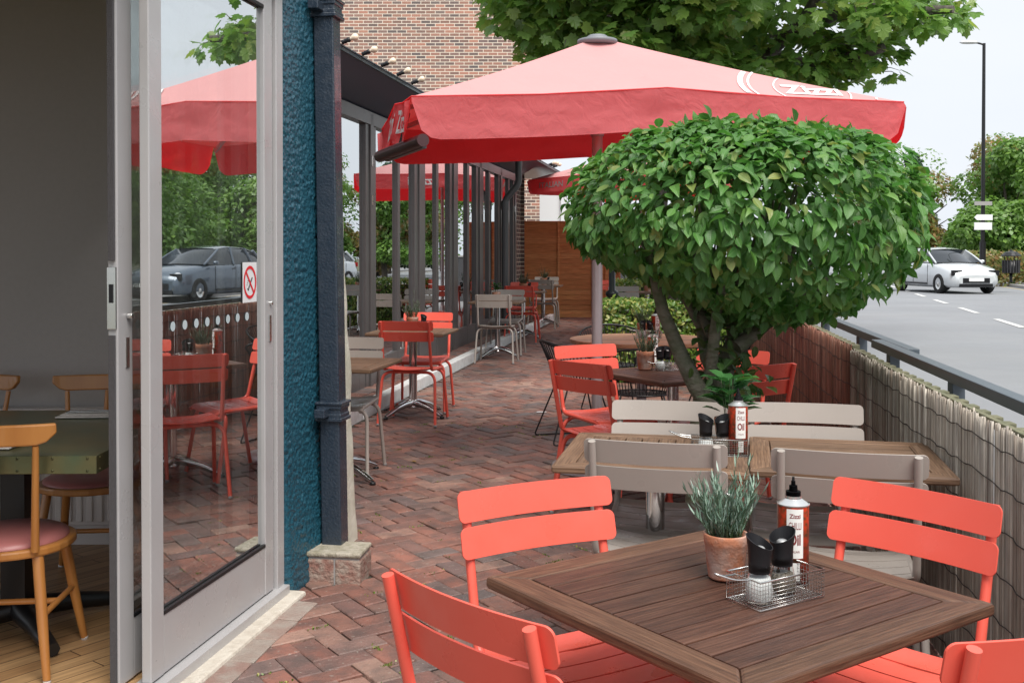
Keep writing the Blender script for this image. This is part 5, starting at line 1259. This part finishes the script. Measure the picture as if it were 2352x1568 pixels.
# ------------------------------------------------------------------ topiary hornbeam
YT = 4.75
tt = thing('topiary_tree', 'clipped dome headed hornbeam with many bare grey stems beside the middle table', 'tree', (0, 0, 0))
def S(u, v, Y=YT): return atY(u, v, Y)
b = MB()
b.tube([(S(1622, 905).x-.01, YT, gz(YT)-.02), S(1622, 1050), S(1626, 940), S(1630, 905)], [.10, .085, .075, .07], 14)
stems = [
 ([(1630, 930), (1600, 888), (1565, 818), (1545, 770), (1523, 716), (1508, 655), (1495, 600), (1480, 540)], (.052, .048, .042, .038, .034, .030, .026, .02), 4.72),
 ([(1634, 930), (1655, 865), (1676, 815), (1690, 775), (1680, 715), (1668, 660), (1650, 600)], (.066, .060, .056, .048, .036, .03, .022), 4.85),
 ([(1686, 795), (1722, 775), (1762, 742), (1800, 715), (1850, 680), (1900, 640)], (.042, .036, .033, .030, .024, .018), 4.8),
 ([(1684, 790), (1720, 745), (1752, 700), (1790, 640), (1830, 560)], (.036, .03, .026, .022, .016), 5.0),
 ([(1640, 880), (1622, 820), (1612, 750), (1585, 700), (1560, 655), (1545, 600), (1540, 540)], (.038, .036, .034, .03, .027, .023, .018), 4.95),
 ([(1612, 760), (1600, 690), (1602, 640), (1610, 570), (1640, 480)], (.03, .026, .024, .02, .014), 5.05),
 ([(1676, 800), (1700, 700), (1720, 600), (1760, 480)], (.03, .026, .02, .014), 5.15),
 ([(1640, 870), (1640, 780), (1650, 690), (1690, 590), (1720, 470)], (.034, .03, .026, .02, .014), 4.65),
]
for pts, rs, Y in stems:
    P = [S(u, v, Y+.12*noise.noise(Vector((u*.01, v*.01, 1)))) for u, v in pts]
    P[0].y = YT+(P[0].y-YT)*.3; b.tube(P, [q*.86 for q in rs], 10, cap=True)
for k in range(26):                                   # finer branches up in the crown
    a = random.uniform(0, 2*pi); e = random.uniform(.2, .9); p0 = Vector((1.02+.15*cos(a), 4.85+.15*sin(a), 1.35)); p2 = Vector((1.07+.72*cos(a)*e, 4.85+.70*sin(a)*e, random.uniform(1.5, 1.95))); b.tube([p0, p0.lerp(p2, .5)+Vector((0, 0, -.05)), p2], [.014, .009, .004], 6)
b.build('trunk', M['bark'], tt)
# crown
cx, cy, cz = 1.055, 4.87, 1.652
def crown_pts(n_, inner):
    P = []; N0 = []
    while len(P) < n_:
        d = rng.normal(0, 1, 3); d /= np.linalg.norm(d)
        if d[2] < -.2 and rng.random() < .35: continue
        if not inner and noise.noise(Vector((d[0]*5.5, d[1]*5.5, d[2]*5.5+3))) > .28 and rng.random() < .75: continue
        ex = 2.7; ax3 = np.array([.775, .76, .405 if d[2] > 0 else .45])
        r_ = 1/(np.sum(np.abs(d/ax3)**ex)**(1/ex)); p = d*r_
        wob = 1+.075*noise.noise(Vector((d[0]*3, d[1]*3, d[2]*3)))+.035*noise.noise(Vector((d[0]*9, d[1]*9, d[2]*9)))
        k_ = (1-abs(rng.normal(0, .05))) if not inner else rng.uniform(.45, .93)
        p = p*wob*k_
        if p[2] < 0: p[2] *= (1+.10*p[0]/.8) if p[0] > 0 else (1+.60*p[0]/.8)
        if p[2] < -.15: p[:2] *= (1-.55*(-.15-p[2]))
        nn = d/ax3**2; nn /= np.linalg.norm(nn); P.append(p+np.array([cx, cy, cz])); N0.append(nn)
    return np.array(P), np.array(N0)
P1, N1 = crown_pts(8200, False); P2_, N2 = crown_pts(2200, True)
P = np.concatenate([P1, P2_]); N0 = np.concatenate([N1, N2]); n_ = len(P)
down = np.stack([np.zeros(n_), np.zeros(n_), -np.ones(n_)], 1); top = np.clip(N0[:, 2], 0, 1)[:, None]
along = down*(1-.75*top)+N0*np.array([1, 1, .25])*.55+rng.normal(0, .42, (n_, 3)); nr = N0*.75+np.array([0, 0, .45])+rng.normal(0, .33, (n_, 3))
Fx = frames(n_, nr, along); CR = [(P, Fx[0], Fx[1], Fx[2]*rng.uniform(-.3, 2.6, (n_, 1)), rng.uniform(.038, .084, n_))]
# sprigs breaking the clipped outline, and inner leaves on the lower stems
n_ = 260; a = rng.uniform(0, 2*pi, n_); rr = np.sqrt(rng.uniform(0, 1, n_)); P = np.stack([cx+.72*rr*np.cos(a), cy+.66*rr*np.sin(a), cz+.40*(1-rr**2.7)**.4+rng.uniform(0, .05, n_)], 1)
X, Y, Z = frames(n_, rng.normal(0, .6, (n_, 3))+[0, 0, .5], np.stack([rng.normal(0, .5, n_), rng.normal(0, .5, n_), rng.uniform(.2, 1, n_)], 1)); CR.append((P, X, Y, Z, rng.uniform(.05, .08, n_)))
scatter('crown', LV, LF, *[np.concatenate([c_[i] for c_ in CR]) for i in range(5)], M['hornbeam'], tt, LUV)
n_ = 190; u_ = rng.normal(1668, 36, n_); v_ = rng.uniform(690, 900, n_); P = np.array([tuple(atY(u, v, YT+rng.normal(.05, .12))) for u, v in zip(u_, v_) if True])
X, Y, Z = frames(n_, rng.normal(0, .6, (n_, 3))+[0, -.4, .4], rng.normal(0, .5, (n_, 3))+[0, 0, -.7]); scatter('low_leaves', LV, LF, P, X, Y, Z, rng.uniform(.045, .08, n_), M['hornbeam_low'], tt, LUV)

# ------------------------------------------------------------------ maple overhead
mt_ = thing('maple_tree', 'big spreading maple with lobed leaves overhanging the umbrella', 'tree', (0, 0, 0))
b = MB(); mY = 14.0; mX = (1574-1176)/FP*mY
trunk = [(mX+.06, mY, .05), (mX, mY, .75), (mX-.20, mY, 1.3), (mX-.38, mY, 2.1), (mX-.30, mY+.1, 3.4), (mX+.1, mY, 5.0), (mX+.4, mY, 7.2)]
b.tube(trunk, [.20, .165, .15, .14, .13, .12, .05], 14)
b.tube([(mX, mY, .8), (mX+.12, mY, 1.6), (mX+.45, mY-.1, 2.8), (mX+.9, mY-.3, 4.2)], [.15, .13, .11, .07], 12)
limbs = [
 [(mX+.45, mY-.1, 2.8), atY(1640, 210, 13.8), atY(1760, 130, 13.6), atY(1850, 40, 12.8), atY(1905, -60, 12.4)],
 [(mX+.5, mY, 3.2), atY(1700, 120, 14.2), atY(1830, 70, 14), atY(1960, 20, 13), atY(2100, 25, 12.5), atY(2190, 22, 12.2)],
 [atY(1850, 60, 13.8), atY(1920, 110, 13.0), atY(1960, 130, 12.6), atY(2030, 110, 12.3)],
 [atY(1790, 140, 13.8), atY(1880, 160, 13.2), atY(1930, 180, 13)],
 [(mX-.3, mY, 3.4), atY(1500, 60, 13.8), atY(1400, 30, 14), atY(1260, 30, 13), atY(1170, 20, 12.4)],
 [(mX, mY, 4.2), atY(1540, -100, 15), atY(1440, -220, 13.5), atY(1300, -350, 12.5)],
 [(mX+.3, mY, 5), atY(1760, -250, 15), atY(1980, -330, 14), atY(2200, -380, 13)],
 [(mX, mY, 3.8), (mX-.3, mY+2, 5.2), (mX-1.5, mY+4, 6.4)], [(mX+.3, mY, 4.6), (mX+2.5, mY+1.5, 6.2), (mX+4.2, mY+2.5, 7.2)],
 [atY(1470, 70, 14.8), atY(1470, 10, 13), atY(1500, -80, 12)],
]
for L_ in limbs:
    L_ = [Vector(p) for p in L_]; k = len(L_); b.tube(L_, [.11*(1-i/k)**.8+.018 for i in range(k)], 8)
MTB = b
cl = []                                               # leaf clumps: centre, radius, count
def cluster(u, v, Y, r_, c_): cl.append((np.array(tuple(atY(u, v, Y))), r_, c_))
random.seed(12)
for u in range(1165, 2010, 38):
    for v in (-40, 20, 78, 130):
        lim = 60+ (u-1165)*.25 if u < 1400 else (190 if u < 1900 else 175)
        if u < 1230 and v > 50: continue
        if u < 1330 and v > 125: continue
        if v > lim: continue
        if u > 1700 and random.random() < .66: continue
        if u > 1930 and v > 60: continue
        cluster(u+random.gauss(0, 14), v+random.gauss(0, 12), random.uniform(11.5, 14.5), random.uniform(.28, .42), 80 if u < 1700 else 40)
for (u, v, c_) in ((1690, 140, 120), (1740, 170, 110), (1780, 160, 90), (1240, 150, 60), (1250, 105, 90), (1850, 165, 90), (1900, 180, 80), (1925, 170, 60), (1960, 140, 80), (2000, 125, 60), (2030, 120, 50), (2035, 165, 34), (2025, 95, 40), (2060, 55, 60), (2110, 45, 70), (2150, 25, 70), (2200, 20, 50), (2130, 60, 34), (2185, 40, 34), (2080, 20, 60), (2000, 50, 70), (1960, 80, 80), (2160, -5, 60), (2040, 0, 70), (1990, 5, 80), (1900, 120, 70), (1880, 90, 70), (1830, 140, 80), (1200, 20, 60), (1160, 8, 40), (1185, 45, 30)):
    cluster(u, v, random.uniform(12, 13.2), random.uniform(.18, .28), int(c_*.5))
for _ in range(85):
    u = random.uniform(1100, 2150); v = random.uniform(-700, -70); Y_ = random.uniform(10.5, 15.5); cluster(u, v, Y_, random.uniform(.5, .9), 110)
PP, NN = [], []
for c_, r_, k_ in cl:
    d = rng.normal(0, 1, (k_, 3)); d /= np.linalg.norm(d, axis=1, keepdims=True); rad = r_*rng.uniform(.35, 1, (k_, 1))**.6; PP.append(c_+d*rad*[1.25, 1.1, .75]); NN.append(d)
P = np.concatenate(PP); N0 = np.concatenate(NN); n_ = len(P)
X, Y, Z = frames(n_, N0*.5+[0, -.15, .75]+rng.normal(0, .38, (n_, 3)), N0*.6+[0, 0, -.75]+rng.normal(0, .5, (n_, 3)))
scatter('crown', MV, MF, P, X, Y, Z, rng.uniform(.11, .19, n_), M['maple'], mt_, smooth=False)
b = MTB
for c_, r_, k_ in cl:
    if c_[2] > 6: continue
    for _ in range(2):
        a = Vector(c_)+Vector((random.gauss(0, r_*.4), random.gauss(0, r_*.4), random.gauss(0, .1))); e = a+Vector((random.gauss(0, .18), random.gauss(0, .18), random.gauss(-.05, .1))); b.tube([a, a.lerp(e, .5)+Vector((0, 0, .03)), e], [.007, .005, .002], 4)
b.build('trunk', M['bark_rough'], mt_)

# ------------------------------------------------------------------ hedges
def hedge(x0, x1, y0, y1, h, n_, label):
    t = thing('variegated_hedge', label, 'hedge', (0, 0, 0), 0, 'low variegated hedges'); P, N0 = [], []
    z0 = gz(y0)
    while len(P) < n_:
        f = rng.random(); x = rng.uniform(x0, x1); y = rng.uniform(y0, y1); z = rng.uniform(.05, h)
        if f < .55: y = y0; nn = (0, -1, .3)
        elif f < .85: z = h; nn = (0, -.2, 1)
        elif f < .93: x = x0; nn = (-1, 0, .3)
        else: x = x1; nn = (1, 0, .3)
        wob = .05*noise.noise(Vector((x*4, y*4, z*4)))+.04*noise.noise(Vector((x*11, y*11, z*11))); c_ = np.array(nn)
        dd = abs(rng.normal(0, .035)); P.append(np.array([x, y, z0+z])+c_*(wob-dd)); N0.append(c_)
    P = np.array(P); N0 = np.array(N0); X, Y, Z = frames(n_, N0+rng.normal(0, .5, (n_, 3)), rng.normal(0, .8, (n_, 3))+[0, 0, .4]); scatter('foliage', LV, LF, P, X, Y, Z, rng.uniform(.035, .065, n_), M['hedge'], t, LUV)
    MB().box(((x0+x1)/2, (y0+y1)/2, z0+h/2-.03), (x1-x0-.16, y1-y0-.16, h-.12)).build('inner_branches', M['bark_dark'], t)
hedge(1.02, 3.25, 11.2, 12.1, .86, 9000, 'nearer variegated hedge behind the round teak table')
hedge(1.72, 3.3, 17.3, 18.2, .88, 5000, 'farther variegated hedge beyond the black lamp column')

# black lamp column
lc = thing('lamp_column', 'black fluted cast iron lamp column behind the umbrella pole', 'lamp post', (1.37, 14.3, gz(14.3)))
b = MB(); b.lathe([(0, 0), (.14, 0), (.14, .28), (.12, .30), (.10, .34), (.085, .42), (.095, .50), (.085, .60), (.075, .78), (.09, .80), (.09, .84), (.045, .87), (.042, 2.9)], 20); b.build('shaft', M['lampblack'], lc)
b = MB()
for k in range(10): a = 2*pi*k/10; b.tube([(.1*cos(a), .1*sin(a), .36), (.09*cos(a), .09*sin(a), .5), (.075*cos(a), .075*sin(a), .76)], .011, 5)
b.build('fluting', M['lampblack'], lc)
b = MB(); b.lathe([(.05, 2.9), (.09, 2.92), (.16, 3.3), (.18, 3.32), (.05, 3.45), (0, 3.5)], 8, smooth=False); b.build('lantern', M['lampblack'], lc)

# ------------------------------------------------------------------ street furniture on the far pavement
YL_ = 38.; q = atY(2257, 600, YL_)
sl_ = thing('street_lamp', 'tall black street lamp carrying three small signs', 'street lamp', (q.x, YL_, ZR+.1))
zt_ = atY(2256, 100, YL_).z-ZR-.1
b = MB(); b.tube([(0, 0, 0), (0, 0, 1.6)], .11, 14); b.tube([(0, 0, 1.6), (0, 0, zt_)], [.075, .055], 12); b.tube([(0, 0, zt_-.05), (-.25, 0, zt_+.02), (-.5, 0, zt_+.02)], .035, 8); b.build('pole', M['blackmetal'], sl_)
b = MB(); b.lathe([(0, -.06), (.12, -.04), (.16, 0), (.12, .05), (0, .07)], 16, (0, 0, 0)); 
for i in range(len(b.v)): x, y, z = b.v[i]; b.v[i] = (x*2.2-.55, y*.9, z+zt_+.03)
b.build('lamp_head', M['white'], sl_)
def signp(v0, v1, pts, m_, nm):
    za, zb = atY(2257, v1, YL_).z-ZR-.1, atY(2257, v0, YL_).z-ZR-.1; b = MB(); P = [(x, z*(zb-za)+za) for x, z in pts]; k = len(P)
    b.add([(x, -.12, z) for x, z in P]+[(x, -.09, z) for x, z in P], [tuple(range(k)), tuple(reversed(range(k, 2*k)))]+[((i+1) % k, i, k+i, k+(i+1) % k) for i in range(k)]); b.build(nm, m_, sl_)
signp(463, 472, [(-.36, 0), (.28, 0), (.28, 1), (-.36, 1)], M['kerbstone'], 'grey_sign')
signp(493, 506, [(-.36, .5), (-.26, 0), (.30, 0), (.30, 1), (-.26, 1)], M['gwhite'], 'arrow_sign')
signp(511, 528, [(-.36, 0), (.28, 0), (.28, 1), (-.36, 1)], M['gwhite'], 'square_sign')
q = atY(2322, 648, 34.)
lb_ = thing('litter_bin', 'black slatted litter bin with domed lid on a post at the grass edge', 'litter bin', (q.x, 34, q.z))
b = MB(); b.lathe([(0, .0), (.05, 0), (.05, .3), (0, .3)], 12); b.lathe([(0, .30), (.22, .30), (.24, .34), (.24, .70), (.22, .70)], 20); b.build('bin_body', M['blackmetal'], lb_)
b = MB()
for k in range(18): a = 2*pi*k/18; b.tube([(.25*cos(a), .25*sin(a), .30), (.26*cos(a), .26*sin(a), .72)], .018, 5)
b.build('slats', M['buildgrey'], lb_)
b = MB(); 
for k in range(4): a = 2*pi*k/4; b.tube([(.22*cos(a), .22*sin(a), .70), (.22*cos(a), .22*sin(a), .86)], .016, 5)
b.lathe([(.30, .84), (.31, .86), (.20, .97), (.04, 1.02), (.03, 1.06), (0, 1.07)], 16, smooth=False); b.build('lid', M['blackmetal'], lb_)

# ------------------------------------------------------------------ cars
def car(loc, rz, paint, label):
    t = thing('hatchback_car', label, 'car', loc, rz); Lc, Wc = 4.0, 1.74
    # stations along local y (front = +y): y, z low, z belt, half width at belt, half width low
    st = [(2.0, .34, .56, .58, .60), (1.95, .24, .70, .72, .74), (1.75, .20, .80, .81, .84), (1.3, .19, .90, .85, .87), (.85, .19, .96, .865, .87), (.2, .19, .97, .87, .87), (-.6, .19, .99, .87, .87), (-1.3, .20, 1.01, .865, .87), (-1.75, .24, 1.0, .82, .85), (-1.92, .28, .95, .74, .79), (-1.98, .36, .80, .66, .70)]
    b = MB(); V = []; 
    for (y, zl, zb_, wb, wl) in st:
        zm = (zl+zb_)/2; row = [(0, zl), (wl*.85, zl), (wl, zl+.1), (wl*1.0, zm), (wb*1.0, zb_-.12), (wb*.93, zb_-.02), (wb*.6, zb_+.015), (0, zb_+.03)]
        V += [(x, y, z) for x, z in row]+[(-x, y, z) for x, z in reversed(row[1:-1])]
    n_ = 14; b.add(V, [(i*n_+k, (i+1)*n_+k, (i+1)*n_+(k+1) % n_, i*n_+(k+1) % n_) for i in range(len(st)-1) for k in range(n_)], True); b.add(V[:n_], [tuple(range(n_))]); b.add(V[-n_:], [tuple(reversed(range(n_)))]); b.build('body', paint, t)
    gs = [(.98, .97, .975, .76), (.55, .96, 1.22, .70), (.25, .96, 1.38, .64), (-.3, .97, 1.44, .62), (-1.0, .98, 1.42, .61), (-1.45, 1.0, 1.34, .60), (-1.80, 1.0, 1.05, .66)]
    b = MB(); V = []
    for (y, z0, z1, wt) in gs:
        w0 = .80 if y > -1.5 else .74; V += [(w0, y, z0), ((w0+wt)/2+.02, y, (z0+z1)/2), (wt, y, z1), (0, y, z1+.02), (-wt, y, z1), (-(w0+wt)/2-.02, y, (z0+z1)/2), (-w0, y, z0)]
    b.add(V, [(i*7+k, (i+1)*7+k, (i+1)*7+k+1, i*7+k+1) for i in range(len(gs)-1) for k in range(6)], True); b.build('windows', M['carglass'], t)
    b = MB(); V = []
    for (y, z0, z1, wt) in gs[2:6]: V += [(wt+.012, y, z1-.02), (wt*.8, y, z1+.02), (0, y, z1+.04), (-wt*.8, y, z1+.02), (-wt-.012, y, z1-.02)]
    b.add(V, [(i*5+k, (i+1)*5+k, (i+1)*5+k+1, i*5+k+1) for i in range(3) for k in range(4)], True)
    for s_ in (-1, 1):
        b.tube([(s_*.79, 1.0, .97), (s_*.73, .55, 1.215), (s_*.66, .22, 1.375)], .03, 6); b.tube([(s_*.815, -.28, .97), (s_*.64, -.33, 1.43)], .035, 6); b.tube([(s_*.80, -1.15, .99), (s_*.64, -1.0, 1.41)], .04, 6); b.tube([(s_*.76, -1.78, 1.0), (s_*.63, -1.42, 1.34)], .05, 6)
    b.build('roof', paint, t)
    for s_ in (-1, 1):
        MB().lathe([(0, -.05), (.06, -.045), (.085, 0), (.06, .045), (0, .05)], 12, (s_*.95, .72, 1.02)).build('wing_mirror', paint, t)
        MB().lathe([(0, -.03), (.09, -.02), (.12, .03), (0, .05)], 12, (s_*.62, 1.86, .66), ax=(s_*.3, 1, .35)).build('headlight', M['lens'], t)
        MB().box((s_*.70, -1.93, .86), (.2, .06, .16)).build('tail_light', M['carlampred'], t)
        for y in (1.28, -1.27):
            b = MB(); b.lathe([(.19, -.1), (.29, -.1), (.315, -.07), (.315, .07), (.29, .1), (.19, .1)], 28, (s_*.79, y, .315), ax=(1, 0, 0)); wh = b.build('wheel', M['tyre'], t)
            b = MB(); b.lathe([(0, .085), (.05, .09), (.06, .06), (.18, .07), (.2, .095), (.2, -.05)], 20, (s_*.79, y, .315), ax=(s_, 0, 0))
            b.build('rim', M['steel'], wh)
    b = MB()
    for s_ in (-1, 1):
        for y in (.62, -.30, -1.12): b.beam((s_*.872, y, .34), (s_*.868, y, .93), .012, .012, up=(0, 1, 0))
        b.beam((s_*.874, .62, .30), (s_*.874, -1.0, .30), .02, .05); b.box((s_*.62, 1.93, .66), (.34, .05, .17)); b.beam((s_*.878, -.12, .86), (s_*.878, -.28, .87), .02, .02)
    b.box((0, 1.975, .27), (1.1, .05, .10)); b.build('trim', M['blackplastic'], t)
    MB().box((0, 1.985, .42), (.9, .04, .16)).build('grille', M['blackplastic'], t); MB().box((0, 2.005, .45), (.5, .02, .1)).build('number_plate', M['gwhite'], t)
    return t
cA = atY(2200, 672, 32.)
car(((2200-1176)/FP*34.6-.5, 34.6, ZR), math.atan2(.267, -1)+.38, M['silver'], 'silver white hatchback driving towards the camera in the far lane')
car((14.4, 24.2, ZR), math.atan2(.267, -1)+.24, M['carblue'], 'steel blue hatchback on the road, seen only mirrored in the door glass')

# ------------------------------------------------------------------ trees across the road
def far_tree(x, y, h, r_, kind, label, n_=0):
    n_ = 7500 if 'mirrored' in label else 15000
    t = thing('roadside_tree', label, 'tree', (x, y, ZR+.1), 0, 'trees across the road'); b = MB(); b.tube([(0, 0, 0), (.1, 0, h*.3), (-.05, .1, h*.75)], [.16, .12, .04], 8)
    for k in range(6): a = random.uniform(0, 6.28); b.tube([(0, 0, h*.3+.05*k*h*.4), (r_*.6*cos(a), r_*.6*sin(a), h*.5+.07*k*h*.5)], [.07, .02], 6)
    b.build('trunk', M['bark_dark'], t); P, N0 = [], []
    ncl = 34 if kind != 'conifer' else 30
    for k in range(ncl):
        if kind == 'conifer': zz = h*(.12+.85*k/ncl); rr = r_*(1-k/ncl)*random.uniform(.3, .9); cr_ = .35+.5*(1-k/ncl)
        else:
            zz = h*random.uniform(.18, .92); rr = r_*math.sqrt(max(0, 1-((zz/h-.5)/.52)**2))*random.uniform(.2, .85); cr_ = random.uniform(.6, 1.)*r_*.44
        a = random.uniform(0, 2*pi); c_ = np.array([rr*cos(a), rr*sin(a), zz]); m_ = n_//ncl; d = rng.normal(0, 1, (m_, 3)); d /= np.linalg.norm(d, axis=1, keepdims=True); P.append(c_+d*cr_*rng.uniform(.5, 1, (m_, 1))**.5*[1, 1, .75]); N0.append(d)
    P = np.concatenate(P); N0 = np.concatenate(N0); m_ = len(P); X, Y, Z = frames(m_, N0*.6+[0, 0, .5]+rng.normal(0, .4, (m_, 3)), rng.normal(0, 1, (m_, 3))+[0, 0, -.4])
    scatter('crown', DV, DF, P, X, Y, Z, rng.uniform(.14, .29, m_)*(1.1 if kind != 'conifer' else .8), M['far_'+kind], t)
random.seed(5)
far_tree(22.2, 47, 6.2, 2.6, 'green', 'bright green round tree right of the street lamp')
far_tree(24.6, 50, 6.7, 3.0, 'russet', 'tall tree with russet tips at the right edge behind the lamp')
far_tree(21.4, 56, 6.6, 2.0, 'conifer', 'dark pointed conifer left of the street lamp')
far_tree(19.0, 50, 5.2, 2.8, 'russet', 'reddish bushy tree behind the silver car')
far_tree(17.6, 48, 5.4, 1.7, 'green', 'green tree just right of the topiary crown')
far_tree(20.6, 45, 3.2, 2.2, 'green', 'low green bush left of the street lamp foot')
far_tree(25.5, 44, 4.6, 2.6, 'green', 'green tree behind the litter bin')
names = ['nearest', 'second', 'third', 'fourth', 'fifth', 'sixth', 'seventh', 'eighth', 'ninth', 'tenth', 'eleventh', 'twelfth']
for k, (x, y, h, r_) in enumerate(((17.5, 5, 5.5, 2.6), (18.8, 9, 7.2, 3.0), (20.2, 14, 6.2, 3.0), (21.8, 19, 6.0, 3.0), (22.5, 24, 6.8, 3.0), (24.2, 29, 4.8, 2.8), (25.8, 34, 6.0, 2.8), (27.5, 38.5, 5.4, 2.8), (30, 44, 7.4, 3.2), (33, 50, 7.0, 3.4), (27.5, 56, 7.5, 3.4), (23, 66, 8.5, 4))):
    far_tree(x, y, h, r_, 'green', names[k]+' of the trees beyond the right edge, mirrored in the windows')
b = None
# brown clipped hedge at the lamp foot
hb = thing('brown_hedge', 'brown leaved low hedge behind the silver car and litter bin', 'hedge', (0, 0, 0)); n_ = 3000
xs = rng.uniform(17.4, 22.5, n_); P = np.stack([xs, 40.5+rng.uniform(-.4, .4, n_), ZR+.1+rng.uniform(0, 1.25, n_)], 1); X, Y, Z = frames(n_, rng.normal(0, .7, (n_, 3))+[0, -.8, .4], rng.normal(0, 1, (n_, 3))); scatter('foliage', DV, DF, P, X, Y, Z, rng.uniform(.12, .22, n_), M['far_russet'], hb)

# ------------------------------------------------------------------ litter on the bricks
def small_leaf(x, y, r_, label):
    b = MB(); a = random.uniform(0, 6); b.add([(r_*v[0]*cos(a)-r_*v[1]*sin(a), r_*v[0]*sin(a)+r_*v[1]*cos(a), .006+.01*v[2]+r_*.25*abs(v[0])) for v in LV], LF); o = b.build('fallen_leaf', M['dead']); o.location = (x, y, gz(y)); tag(o, label, 'leaf', 'dry leaves on the paving')
for (u, v, lb2) in ((943, 1060, 'dry leaf on the paving under the first small table'), (1312, 988, 'dry leaf on the open brick paving left of the red chair')):
    q = at(u, v); small_leaf(q.x, q.y, .05, lb2)
q = at(1243, 947); b = MB(); b.prism([(-.045, -.02), (.04, -.025), (.05, .015), (-.03, .022)], .004, .007); o = b.build('paper_scrap', M['gwhite']); o.location = (q.x, q.y, q.z); tag(o, 'small white paper scrap on the open brick paving', 'litter')
# moss tufts in the joints
PM = []
for _ in range(150):
    y = random.uniform(2.2, 9) if random.random() < .7 else random.uniform(2.2, 4.6); x = random.uniform(pat_lo(y)+.3, min(fx(y)-.1, pat_lo(y)+2.2))
    a = random.choice((ANG, ANG+pi/2))
    for _ in range(random.randint(8, 30)): d = random.gauss(0, .022); PM.append((x+d*cos(a)+random.gauss(0, .003), y+d*sin(a)+random.gauss(0, .003), gz(y)-.003))
PM = np.array(PM); n_ = len(PM); X, Y, Z = frames(n_, rng.normal(0, 1, (n_, 3)), rng.normal(0, .5, (n_, 3))+[0, 0, 1]); tag(scatter('moss', DV, DF, PM, X, Y, Z, rng.uniform(.006, .014, n_), M['hedge']), 'green moss tufts growing in the paving joints', 'moss', kind='stuff')
